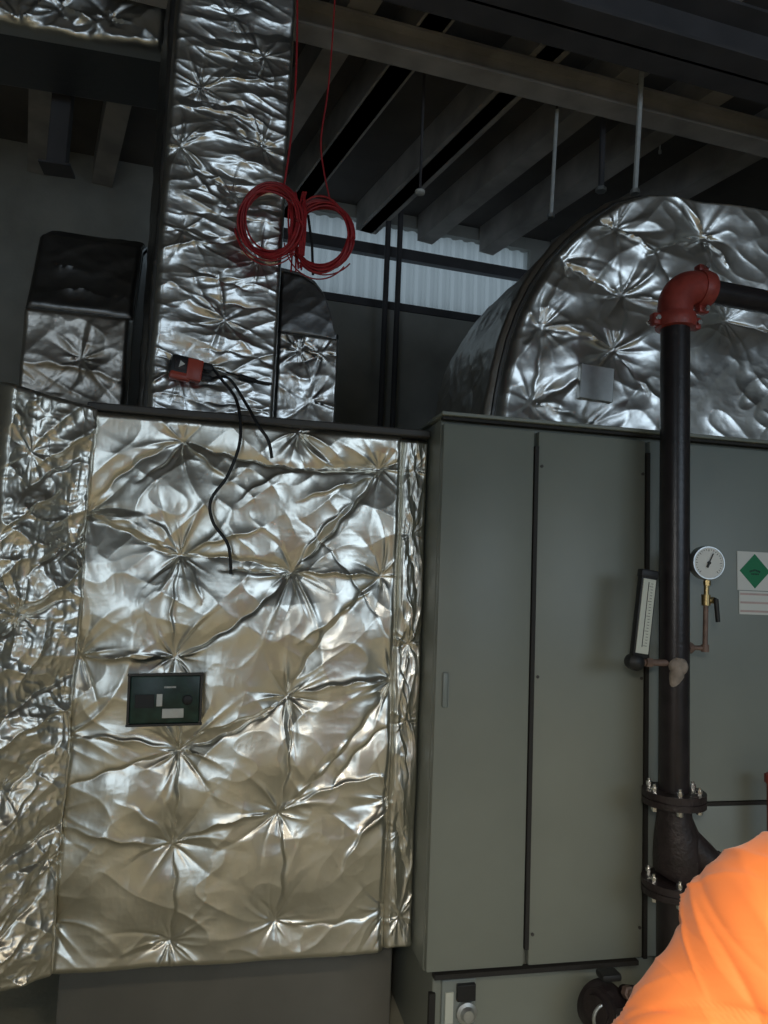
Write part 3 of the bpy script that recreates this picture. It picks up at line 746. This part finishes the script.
q.lathe(Vector((PX + PR * .8, YP - .01, j2.z - .002)), (1, -.02, 0), [(0, .026), (.016, .022), (.03, .012)], 12)
q.build('siphon', M['copper'], gg, True)

# ================================================================== SIGNS on right panel
ys = YC - .0155
s0 = atY(737, 551, ys); s1 = atY(770, 594, ys); wd = .155; 
sg = thing('diamond_sign', (s0.x, ys, s1.z), 'white square sticker with a green diamond on the cabinet, right edge', 'sign')
zz_t = s0.z; zz_b = zz_t - wd
q = MB(); q.box((s0.x + wd / 2, ys - .001, (zz_t + zz_b) / 2), wd, .002, wd); q.build('sticker', M['white'], sg)
q = MB(); cxs, czs = s0.x + .079, (zz_t + zz_b) / 2; rr_ = .069
q.prism([(cxs - rr_, ys - .002, czs), (cxs, ys - .002, czs - rr_), (cxs + rr_, ys - .002, czs), (cxs, ys - .002, czs + rr_)], (0, -.0015, 0)); q.build('green_diamond', M['green'], sg)
q = MB()
for i in range(7): q.box((cxs - .022 + i * .0072, ys - .004, czs + .004 - abs(i - 3) * .002), .0045, .001, .008)
for i in range(5): q.box((cxs - .014 + i * .0072, ys - .004, czs - .012), .0045, .001, .006)
q.build('small_mark', M['dkgreen'], sg)
sg2 = thing('text_label', (s0.x + .005, ys, zz_b - .1), 'small pink-white paper label with text lines under the green diamond', 'label')
lw = .15; lt = zz_b - .003; lbm = lt - .093
q = MB(); q.box((s0.x + .008 + lw / 2, ys - .001, (lt + lbm) / 2), lw, .002, lt - lbm); q.build('paper', M['white'], sg2)
q = MB()
for i in range(3):
    zc = lt - .012 - i * .034
    q.box((s0.x + .008 + lw / 2, ys - .0025, zc), lw * .94, .001, .008)
q.build('text_lines', M['pinkish'], sg2)

# ================================================================== red standpipe at right edge
rpz = atY(775, 800, YP + .03)
q = MB(); q.tube([(rpz.x, rpz.y, 0), (rpz.x, rpz.y, atY(772, 775, YP + .03).z)], .028, 24); q.lathe((rpz.x, rpz.y, atY(772, 775, YP + .03).z - .03), (0, 0, 1), [(0, .036), (.03, .036), (.04, .02)], 8)
tag(q.build('standpipe', M['red'], None, True), 'red capped pipe stub at the far right behind the orange jacket', 'pipe')

# ================================================================== floor pump / strainer
fc = atY(611, 1000, YC - .12)
pu = thing('circulation_pump', (fc.x, fc.y, 0), 'dark round pump with flanged inlet at the foot of the cabinet', 'pump')
q = MB(); q.lathe((fc.x - .02, fc.y + .08, fc.z - .04), (.1, -1, 0), [(0, .06), (.02, .085), (.07, .088), (.10, .070), (.12, .05), (.14, .045)], 32); q.build('housing', M['iron'], pu, True)
q = MB(); q.lathe((fc.x - .055, fc.y - .03, fc.z + .0), (-.85, -.5, 0), [(0, .060), (.018, .060), (.02, .045), (.035, .045)], 32); q.build('inlet_flange', M['iron'], pu, True)
q = MB(); pts_ = [Vector((fc.x - .06, fc.y - .055, fc.z - .02)) + Vector((.05 * math.cos(t) * .8, -.01, .045 * math.sin(t))) for t in np.linspace(0, 2 * PI, 24, endpoint=False)]
q.tube(pts_, .006, 8, closed=True); q.build('steel_ring', M['zinc'], pu, True)
q = MB(); q.lathe((fc.x + .045, fc.y - .02, fc.z + .035), (.2, -1, .2), [(0, .022), (.02, .022), (.022, .014), (.035, .014)], 6); q.build('bolt', M['copper'], pu)
q = MB(); q.box((fc.x - .01, fc.y - .0, fc.z + .085), .075, .06, .026, bev=.01); q.build('terminal_box', M['rubber'], pu, True)
q = MB(); q.tube(smooth_path([(fc.x + .05, fc.y, fc.z - .0), (fc.x + .13, fc.y - .0, fc.z - .02), (PX - PR - .035, YP, fc.z - .05)]), .045, 20); q.build('outlet', M['iron'], pu, True)
q = MB(); q.box((fc.x - .01, fc.y + .02, .02), .2, .16, .04, bev=.006); q.box((fc.x - .01, fc.y + .02, (fc.z - .1) / 2), .07, .07, fc.z - .08); q.build('foot', M['iron'], pu)

# ---- isolator on plinth
ip = atY(461, 1004, YC + .03)
iso = thing('isolator_switch', ip, 'small cluster of black switch, pale label and steel key switch on the cabinet plinth', 'switch')
k = 2.75 / F
q = MB(); q.box(atY(458, 1005, YC + .025), 34 * k, .012, 48 * k, bev=.003); q.build('back_plate', M['cab2'], iso)
q = MB(); q.box(atY(466, 992, YC + .012), 18 * k, .02, 15 * k, bev=.002); q.build('black_switch', M['rubber'], iso)
q = MB(); q.box(atY(449, 1008, YC + .016), 8 * k, .006, 28 * k, bev=.001); q.build('pale_label', M['offwhite'], iso)
kp = atY(466, 1012, YC + .016)
q = MB(); q.lathe(kp, (0, -1, 0), [(0, 10 * k), (.012, 10 * k), (.016, 7 * k), (.03, 5 * k)], 24); q.build('key_switch', M['zinc'], iso, True)

# ================================================================== PERSON
def skinned(name, nodes, edges, root, material, parent, sub=2):
    me = bpy.data.meshes.new(name); me.from_pydata([n[0] for n in nodes], edges, []); me.update()
    o = bpy.data.objects.new(name, me); COL.objects.link(o)
    md = o.modifiers.new('skin', 'SKIN'); md.use_smooth_shade = True
    if not me.skin_vertices: me.skin_vertices.new(name='')
    for i, n in enumerate(nodes):
        r = n[1]; r = r if isinstance(r, tuple) else (r, r)
        me.skin_vertices[0].data[i].radius = r
        me.skin_vertices[0].data[i].use_root = (i == root)
    s = o.modifiers.new('sub', 'SUBSURF'); s.levels = sub; s.render_levels = sub
    dg = bpy.context.evaluated_depsgraph_get(); dg.update()
    nm = bpy.data.meshes.new_from_object(o.evaluated_get(dg)); nm.name = name
    o.modifiers.clear(); o.data = nm
    nm.materials.clear(); nm.materials.append(material)
    nm.polygons.foreach_set('use_smooth', [True] * len(nm.polygons))
    if parent is not None: put(o, parent)
    return o

SH = atD(806, 946, .72)           # left shoulder joint
EL = atD(655, 1122, .70)
# body frame: faces roughly the same way as the camera, turned left a little
bf = Vector((math.sin(YAW - R(5)), math.cos(YAW - R(5)), 0)); br = Vector((bf.y, -bf.x, 0)); bz = Vector((0, 0, 1))
C0 = SH + br * .185; C0 = Vector((C0.x, C0.y, 0))
def bp_(r_, f_, z_): return C0 + br * r_ + bf * f_ + bz * z_
zS = SH.z
per = thing('person', (C0.x, C0.y, 0), 'person in a bright orange high-visibility jacket, only shoulder and upper arm in view', 'person')
SHR = SH + br * .37
ELR = SHR + br * .10 + bf * .02 + bz * -.29; WRR = ELR + bf * .10 + bz * -.25 - br * .02
WR = EL + br * .12 + bf * .16 - bz * .14
pel = bp_(0, 0, zS - .50)
def chest(d): return bp_(0, 0, zS + d)
def hand_nodes(W, E, s):
    d = (W - E).normalized(); lat = d.cross(bz).normalized()
    if lat.length < .1: lat = br.copy()
    return d, lat
body_nodes = [(pel, (.15, .10)), (chest(-.34), (.135, .10)), (chest(-.16), (.15, .11)), (chest(-.02), (.12, .085)), (chest(.055), (.055, .055)), (chest(.11), (.052, .055)),
              (bp_(0, .01, zS + .19), (.070, .085)), (bp_(0, .012, zS + .27), (.072, .092)), (bp_(0, .0, zS + .335), (.05, .06)),
              (SH + bz * 0, .055), (EL, .040), (WR, .027), (SHR, .055), (ELR, .040), (WRR, .027),
              (bp_(-.10, 0, zS - .58), .085), (bp_(-.11, .02, zS - .96), .055), (bp_(-.12, 0, .09), .038), (bp_(-.12, .14, .04), .032),
              (bp_(.10, 0, zS - .58), .085), (bp_(.11, .02, zS - .96), .055), (bp_(.12, 0, .09), .038), (bp_(.12, .14, .04), .032)]
body_edges = [(0, 1), (1, 2), (2, 3), (3, 4), (4, 5), (5, 6), (6, 7), (7, 8), (3, 9), (9, 10), (10, 11), (3, 12), (12, 13), (13, 14),
              (0, 15), (15, 16), (16, 17), (17, 18), (0, 19), (19, 20), (20, 21), (21, 22)]
def add_hand(wi, W, E, side):
    d = (W - E).normalized(); lat = (br * side - d * (br * side).dot(d)).normalized(); pn = d.cross(lat).normalized()
    palm = W + d * .045
    body_nodes.append((palm, (.022, .030))); pi_ = len(body_nodes) - 1; body_edges.append((wi, pi_))
    across = pn
    for k, (off, L) in enumerate(((-.030, .062), (-.010, .072), (.010, .068), (.029, .052))):
        base = palm + d * .035 + across * off
        m1 = base + d * L * .5 + lat * -.006; m2 = base + d * L * .85 - lat * .022
        n0 = len(body_nodes)
        body_nodes.extend([(base, .0095), (m1, .0088), (m2, .0078)]); body_edges.extend([(pi_, n0), (n0, n0 + 1), (n0 + 1, n0 + 2)])
    n0 = len(body_nodes)
    body_nodes.extend([(palm - across * .034 - d * .005, .011), (palm - across * .055 + d * .03 - lat * .012, .0095)]); body_edges.extend([(pi_, n0), (n0, n0 + 1)])
add_hand(11, WR, EL, -1); add_hand(14, WRR, ELR, 1)
skinned('body', body_nodes, body_edges, 0, M['skin'], per)
# face
hc = bp_(0, .02, zS + .245)
for s in (-1, 1):
    q = MB(); e = hc + br * s * .032 + bf * .078 + bz * .0
    q.lathe(e - bf * .008, bf, [(0, .006), (.004, .012), (.010, .012), (.015, .008), (.017, .002)], 16)
    q.build('eye', M['eye'], per, True)
q = MB(); q.tube([hc + bf * .084 + bz * .012, hc + bf * .098 - bz * .012, hc + bf * .108 - bz * .034, hc + bf * .088 - bz * .042], [.007, .009, .014, .010], 12); q.build('nose', M['skin'], per, True)
q = MB(); q.tube([hc + bf * .080 - bz * .066 - br * .024, hc + bf * .092 - bz * .064, hc + bf * .080 - bz * .066 + br * .024], [.003, .008, .003], 10); q.build('mouth', M['lip'], per, True)
for s in (-1, 1):
    q = MB(); c_ = hc + br * s * .080 - bf * .005
    q.tube([c_ + bz * .03, c_ + bz * .022 - bf * .02 + br * s * .008, c_ - bf * .018 + br * s * .010, c_ - bz * .03 + bf * .0], [.006, .010, .010, .006], 10); q.build('ear', M['skin'], per, True)
q = MB(); hv = []; hf = []
hcn = hc + bz * .042 - bf * .026
for a_ in range(25):
    th = PI * a_ / 24
    for b_ in range(36):
        ph = 2 * PI * b_ / 36; wob = 1 + .018 * math.sin(ph * 9 + a_) + .012 * math.sin(a_ * 2.3 + ph * 4)
        low = 1.25 if (math.cos(th) < 0 and math.sin(ph) < 0) else .75 if math.cos(th) < 0 else 1
        hv.append(hcn + (br * math.sin(th) * math.cos(ph) * .086 + bf * math.sin(th) * math.sin(ph) * .098) * wob + bz * math.cos(th) * .088 * low)
for a_ in range(24):
    for b_ in range(36): hf.append((a_ * 36 + b_, a_ * 36 + (b_ + 1) % 36, (a_ + 1) * 36 + (b_ + 1) % 36, (a_ + 1) * 36 + b_))
q.add(hv, hf); q.build('hair', M['hair'], per, True)
# jacket : one surface over torso, shoulders and sleeves
aL = (EL - SH)
jn = [(bp_(0, 0, zS - .66), (.18, .14)), (chest(-.36), (.19, .145)), (chest(-.18), (.195, .15)), (chest(-.05), (.155, .12)), (chest(.045), (.085, .085)), (chest(.085), (.09, .09)),
      (SH + br * .055 + bz * .020, .112), (SH + aL * .06, .116), (SH + aL * .30, .104), (SH + aL * .43, .086), (SH + aL * .55, .092), (SH + aL * .8, .082), (EL, .078), (EL + (WR - EL) * .5, .060), (EL + (WR - EL) * .93, .048),
      (SHR - br * .05, .095), (SHR + (ELR - SHR) * .1, .095), (SHR + (ELR - SHR) * .5, .078), (ELR, .070), (ELR + (WRR - ELR) * .5, .058), (ELR + (WRR - ELR) * .93, .048)]
je = [(0, 1), (1, 2), (2, 3), (3, 4), (4, 5), (3, 6), (6, 7), (7, 8), (8, 9), (9, 10), (10, 11), (11, 12), (12, 13), (13, 14), (3, 15), (15, 16), (16, 17), (17, 18), (18, 19), (19, 20)]
jk = skinned('jacket', jn, je, 0, M['orange'], per, sub=5)
# cloth folds pressed into the jacket surface
me = jk.data; n = len(me.vertices)
co = np.empty(n * 3); me.vertices.foreach_get('co', co); co = co.reshape(-1, 3)
no = np.empty(n * 3); me.vertices.foreach_get('normal', no); no = no.reshape(-1, 3)
Sv = np.array(SH); ad = np.array(aL.normalized())
rel = co - Sv; s = rel @ ad
perp = rel - np.outer(s, ad); rad = np.linalg.norm(perp, axis=1)
e1 = np.array(rt); e2 = np.cross(ad, e1)
phi = np.arctan2(perp @ e2, perp @ e1)
w = np.exp(-np.maximum(0, rad - .13) / .05)
disp = np.zeros(n)
rs = np.random.RandomState(4)
for k in range(80):
    s0 = rs.uniform(-.18, .42); sl = rs.uniform(-.09, .09); ph0 = rs.uniform(-PI, PI); wd_ = rs.uniform(.0025, .007); am = rs.uniform(.0015, .0042)
    dph = (phi - ph0 + PI) % (2 * PI) - PI
    line = s - s0 - sl * dph - .02 * np.sin(dph * 1.7 + k)
    disp += am * np.exp(-np.abs(line) / wd_) * np.exp(-(dph / rs.uniform(.5, 1.0)) ** 2) * rs.choice((-1.3, 1))
disp *= w
disp += .007 * (vnoise(co[:, 0] * 9 + co[:, 2] * 3, co[:, 2] * 9 + co[:, 1] * 4, 3) - .5)
co = co + no * disp[:, None]
me.vertices.foreach_set('co', co.reshape(-1)); me.update()
# trousers and boots
tn = [(bp_(0, 0, zS - .50), (.12, .09)), (bp_(0, -.005, zS - .60), (.145, .115)), (bp_(0, -.005, zS - .66), (.15, .125)), (bp_(-.095, 0, zS - .76), .105), (bp_(-.11, .02, zS - .98), .078), (bp_(-.12, 0, .10), .064),
      (bp_(.095, 0, zS - .76), .105), (bp_(.11, .02, zS - .98), .078), (bp_(.12, 0, .10), .064)]
skinned('trousers', tn, [(0, 1), (1, 2), (2, 3), (3, 4), (4, 5), (2, 6), (6, 7), (7, 8)], 1, M['navy'], per)
for s in (-1, 1):
    skinned('boot', [(bp_(s * .12, -.03, .05), .048), (bp_(s * .12, .06, .05), .047), (bp_(s * .12, .17, .043), .041), (bp_(s * .12, 0, .12), .055)], [(0, 1), (1, 2), (0, 3)], 0, M['boot'], per)

# ================================================================== ROOM
RA = R(4.5)
RXv = Vector((math.cos(RA), math.sin(RA), 0)); RYv = Vector((-math.sin(RA), math.cos(RA), 0)); RZm = Matrix.Rotation(RA, 3, 'Z')
ZC = 4.78
BW = 5.6; LW = -3.2; RW = 6.0; NW = -3.6      # back, left, right, near in room coordinates
def rm(x, y, z): return RXv * x + RYv * y + Vector((0, 0, z))
def rbox(name, x0, x1, y0, y1, z0, z1, mt, mb=None):
    q = mb or MB(); q.box(rm((x0 + x1) / 2, (y0 + y1) / 2, (z0 + z1) / 2), x1 - x0, y1 - y0, z1 - z0, RZm)
    if mb is None: return struct(q.build(name, mt))
rbox('floor', LW - .2, RW + .2, NW - .2, BW + .2, -.1, 0, M['floor'])
rbox('ceiling', LW - .2, RW + .2, NW - .2, BW + .2, ZC, ZC + .1, M['ceil'])
rbox('wall_left', LW - .15, LW, NW, BW, 0, ZC, M['wallb'])
rbox('wall_right', RW, RW + .15, NW, BW, 0, ZC, M['wallb'])
# back wall with high window band
wP = rm(0, BW, 0); wn = RYv
wa = onplane(335, 218, wP, wn); wb = onplane(530, 258, wP, wn); wc = onplane(384, 299, wP, wn)
wx0 = (wa).dot(RXv) - 1.05; wx1 = wb.dot(RXv); wz1 = onplane(400, 226, wP, wn).z; wz0 = onplane(400, 304, wP, wn).z
q = MB()
rbox('', LW, wx0, BW, BW + .15, 0, ZC, None, q); rbox('', wx1, RW, BW, BW + .15, 0, ZC, None, q)
rbox('', wx0, wx1, BW, BW + .15, 0, wz0, None, q); rbox('', wx0, wx1, BW, BW + .15, wz1, ZC, None, q)
struct(q.build('wall_back', M['wallb']))
# corrugated translucent sheets in the band
q = MB(); nr = 26
poly = []
for i in range(nr * 4 + 1):
    x = wx0 + (wx1 - wx0) * i / (nr * 4); yy = BW + .06 + .012 * (1 if (i // 2) % 2 else -1)
    poly.append((x, yy))
vs = [rm(x, y, wz0) for x, y in poly] + [rm(x, y, wz1) for x, y in poly]; n = len(poly)
q.add(vs, [(i, i + 1, i + 1 + n, i + n) for i in range(n - 1)])
M['rib'].node_tree.nodes['Principled BSDF'].inputs['Transmission Weight'].default_value = .0
nt = M['rib'].node_tree; pb = nt.nodes['Principled BSDF']; tl = nt.nodes.new('ShaderNodeBsdfTranslucent'); tl.inputs['Color'].default_value = (.75, .84, .88, 1)
mxn = nt.nodes.new('ShaderNodeMixShader'); mxn.inputs[0].default_value = .75; nt.links.new(pb.outputs[0], mxn.inputs[1]); nt.links.new(tl.outputs[0], mxn.inputs[2]); nt.links.new(mxn.outputs[0], nt.nodes['Material Output'].inputs['Surface'])
struct(q.build('window_1', M['rib']))
rbox('trim_1', wx0, wx1, BW - .03, BW + .03, wz0 + (wz1 - wz0) * .56, wz0 + (wz1 - wz0) * .56 + .09, M['beamd'])
rbox('trim_2', wx0, wx1, BW - .02, BW + .02, wz0 - .06, wz0, M['beamd'])
for px_, lab in ((387, 'dark thin conduit standing against the high light band, left of the pair'), (399, 'dark thin conduit standing against the high light band, right of the pair')):
    p = onplane(px_, 260, rm(0, BW - .25, 0), wn)
    q = MB(); q.tube([(p.x, p.y, 0), (p.x, p.y, ZC)], .022, 12)
    tag(q.build('conduit', M['beamd'], None, True), lab, 'conduit')
# near wall (behind the photographer): cream, two tall bright door openings
wx = [(-2.9, -1.3, .9, 3.4), (1.4, 4.6, 1.9, 3.5)]
q = MB()
rbox('', LW, -2.9, NW - .15, NW, 0, ZC, None, q); rbox('', -1.3, 1.4, NW - .15, NW, 0, ZC, None, q); rbox('', 4.6, RW, NW - .15, NW, 0, ZC, None, q)
for (x0, x1, z0, z1) in wx:
    rbox('', x0, x1, NW - .15, NW, 0, z0, None, q); rbox('', x0, x1, NW - .15, NW, z1, ZC, None, q)
struct(q.build('wall_near', M['wallw']))
for i, (x0, x1, z0, z1) in enumerate(wx):
    q = MB()
    for xx in np.linspace(x0, x1, 4): rbox('', xx - .03, xx + .03, NW - .1, NW - .04, z0, z1, None, q)
    for zz in (z0 + .03, (z0 + z1) / 2, z1 - .03): rbox('', x0, x1, NW - .1, NW - .04, zz - .03, zz + .03, None, q)
    struct(q.build('window_%d' % (i + 2), M['beamd']))

# ---- roof timbers
jd = Vector((math.sin(R(12 - 25.9)), math.cos(R(12 - 25.9)), 0))
jn_ = Vector((jd.y, -jd.x, 0)); jrot = Matrix((jn_, jd, Vector((0, 0, 1)))).transposed()
ti = 3
def joist(px_, py_, w, h, mt, ztop=ZC):
    global ti
    z = ztop - h / 2
    p = atZ(px_, py_, ztop - h)
    # from near wall line to back wall
    t1 = (BW - .02 - p.dot(RYv)) / jd.dot(RYv); t0 = (max(-.5, NW) - p.dot(RYv)) / jd.dot(RYv)
    a, b_ = p + jd * t0, p + jd * t1; c = (a + b_) / 2
    q = MB(); q.box((c.x, c.y, z), w, (b_ - a).length, h, jrot); struct(q.build('trim_%d' % ti, mt)); ti += 1
for (x, y) in ((415, 52), (478, 120), (540, 150), (360, 120), (640, 150), (300, 110), (545, 62), (720, 175), (120, 100), (40, 130)):
    joist(x, y, .14, .22, M['beam'])
def girder(px0, py0, z, w, h, mt, ang=0.0):
    global ti
    p = atZ(px0, py0, z - h / 2)
    dr = (RXv * math.cos(ang) + RYv * math.sin(ang)); mrot = Matrix.Rotation(RA + ang, 3, 'Z')
    yr = p.dot(RYv); c = RYv * yr + RXv * ((LW + RW) / 2)
    q = MB()
    q.box((c.x, c.y, z + h / 2 - .008), RW - LW - .1, w, .016, mrot); q.box((c.x, c.y, z - h / 2 + .008), RW - LW - .1, w, .016, mrot); q.box((c.x, c.y, z), RW - LW - .1, .014, h, mrot)
    struct(q.build('trim_%d' % ti, mt)); ti += 1
girder(560, 98, ZC - .30, .13, .14, M['beam'])
girder(640, 48, ZC - .36, .26, .26, M['beamd'])
girder(470, 5, ZC - .34, .16, .20, M['beamd'])
# ---- hangers
def rod(x0, y0, x1, y1, Y, w, mt, lab, nm='hanger_rod'):
    a = atY(x0, y0, Y); b_ = atY(x1, y1, Y)
    q = MB(); k = Y / F
    top = ZC - .0
    t = thing(nm, (a.x, Y, b_.z), lab, 'hanger')
    q.tube([(a.x, Y, a.z), (b_.x, Y, b_.z)], w * k / 2, 8); q.build('rod', mt, t)
    q = MB(); q.lathe((b_.x, Y, b_.z), (0, 0, 1), [(-.01, w * k * .9), (.012, w * k * .9)], 6); q.build('nut', M['zinc'], t)
    q = MB(); q.tube([(a.x, Y, a.z), (a.x, Y, top)], max(.004, w * k / 2 * .6), 8); q.build('upper_rod', M['beamd'], t)
rod(642, 66, 635, 192, 3.35, 6, M['rodm'], 'brightest broad metal hanger strut dropping to the top of the curved duct')
rod(557, 110, 551, 216, 3.7, 4.5, M['rodm'], 'grey hanger rod left of the brightest strut, above the curved duct shoulder')
rod(659, 80, 660, 152, 4.0, 2, M['rodm'], 'thin hanger rod just right of the brightest strut')
rod(702, 82, 702, 122, 4.1, 2.5, M['rodm'], 'thin short hanger rod at right, third along the girder')
rod(563, 50, 566, 86, 4.0, 2.5, M['rodm'], 'thin short hanger rod high near the middle, topmost of the rods')
rod(603, 120, 601, 190, 3.8, 7, M['beamd'], 'dark square hanger behind the bright strut', 'hanger_rod')
# small pale fitting on rafter
p = atD(420, 191, 4.2)
tt_ = thing('ceiling_fitting', p, 'tiny pale fitting on a roof timber above the light band', 'fitting')
q = MB(); q.lathe(p, (0, 0, -1), [(0, .028), (.015, .028), (.02, .012)], 20); q.build('disc', M['white'], tt_)
q = MB(); q.tube([p, (p.x, p.y, ZC)], .008, 8); q.build('stem', M['beamd'], tt_)

# ================================================================== LIGHTS
def area(name, loc, target, sx, sy, power, col, spread=180):
    l = bpy.data.lights.new(name, 'AREA'); l.shape = 'RECTANGLE'; l.size = sx; l.size_y = sy; l.energy = power; l.color = col; l.spread = R(spread)
    o = bpy.data.objects.new(name, l); COL.objects.link(o); o.location = loc
    o.rotation_euler = (Vector(target) - Vector(loc)).to_track_quat('-Z', 'Y').to_euler(); return o
for i, (x0, x1, z0, z1) in enumerate(wx):
    c = rm((x0 + x1) / 2, NW + .02, (z0 + z1) / 2)
    area('daylight_%d' % i, c, c + RYv, x1 - x0, z1 - z0, (30, 50)[i], (.66, .83, 1.0))
# ceiling strip lights over the walkway behind the camera (warm tubes)
def strip(x, y, z, L, power, col, lab):
    t = thing('strip_light', rm(x, y, z), lab, 'light')
    q = MB(); q.box(rm(x, y, z + .05), L, .16, .06, RZm, bev=.01); q.build('housing', M['lampw'], t)
    area('tube', rm(x, y, z), rm(x, y, z - 1), L * .95, .1, power, col, 140)
    q = MB(); q.tube([rm(x - L * .4, y, z + .06), rm(x - L * .4, y, ZC)], .008, 8); q.build('suspension_rod', M['beamd'], t); q = MB(); q.tube([rm(x + L * .4, y, z + .06), rm(x + L * .4, y, ZC)], .008, 8); q.build('suspension_rod', M['beamd'], t)
strip(-1.2, -1.0, 3.1, 1.5, 17, (1.0, .84, .58), 'suspended strip light behind and left of the viewpoint')
strip(1.2, -.75, 2.75, 1.2, 26, (1.0, .86, .62), 'suspended strip light behind and above the person in orange')

t = thing('added_jacket_lamp', rm(-.25, -.5, 2.2), 'added unseen lamp brightening the orange jacket, above and behind the viewpoint', 'light')
wl = rm(-.25, -.5, 2.2)  # invented lamp, out of view, added to brighten the orange jacket
q = MB(); q.lathe(wl + Vector((0, 0, .02)), (0, 0, 1), [(0, .17), (.01, .175), (.09, .10), (.13, .04)], 28); q.build('shade', M['lampw'], t, True)
q = MB(); q.tube([wl + Vector((0, 0, .14)), Vector((wl.x, wl.y, ZC))], .006, 8); q.build('flex', M['rubber'], t)
area('jacket_fill_light', wl, SH, .26, .26, 5.4, (1.0, .93, .82), 65)
# outside daylight behind the high band
w_ = bpy.data.worlds.new('world'); S.world = w_; w_.use_nodes = True
w_.node_tree.nodes['Background'].inputs[0].default_value = (.62, .72, .80, 1); w_.node_tree.nodes['Background'].inputs[1].default_value = .55

S.view_settings.view_transform = 'Standard'; S.view_settings.look = 'None'; S.view_settings.gamma = 1; S.view_settings.use_curve_mapping = False
S.view_settings.exposure = 0.0
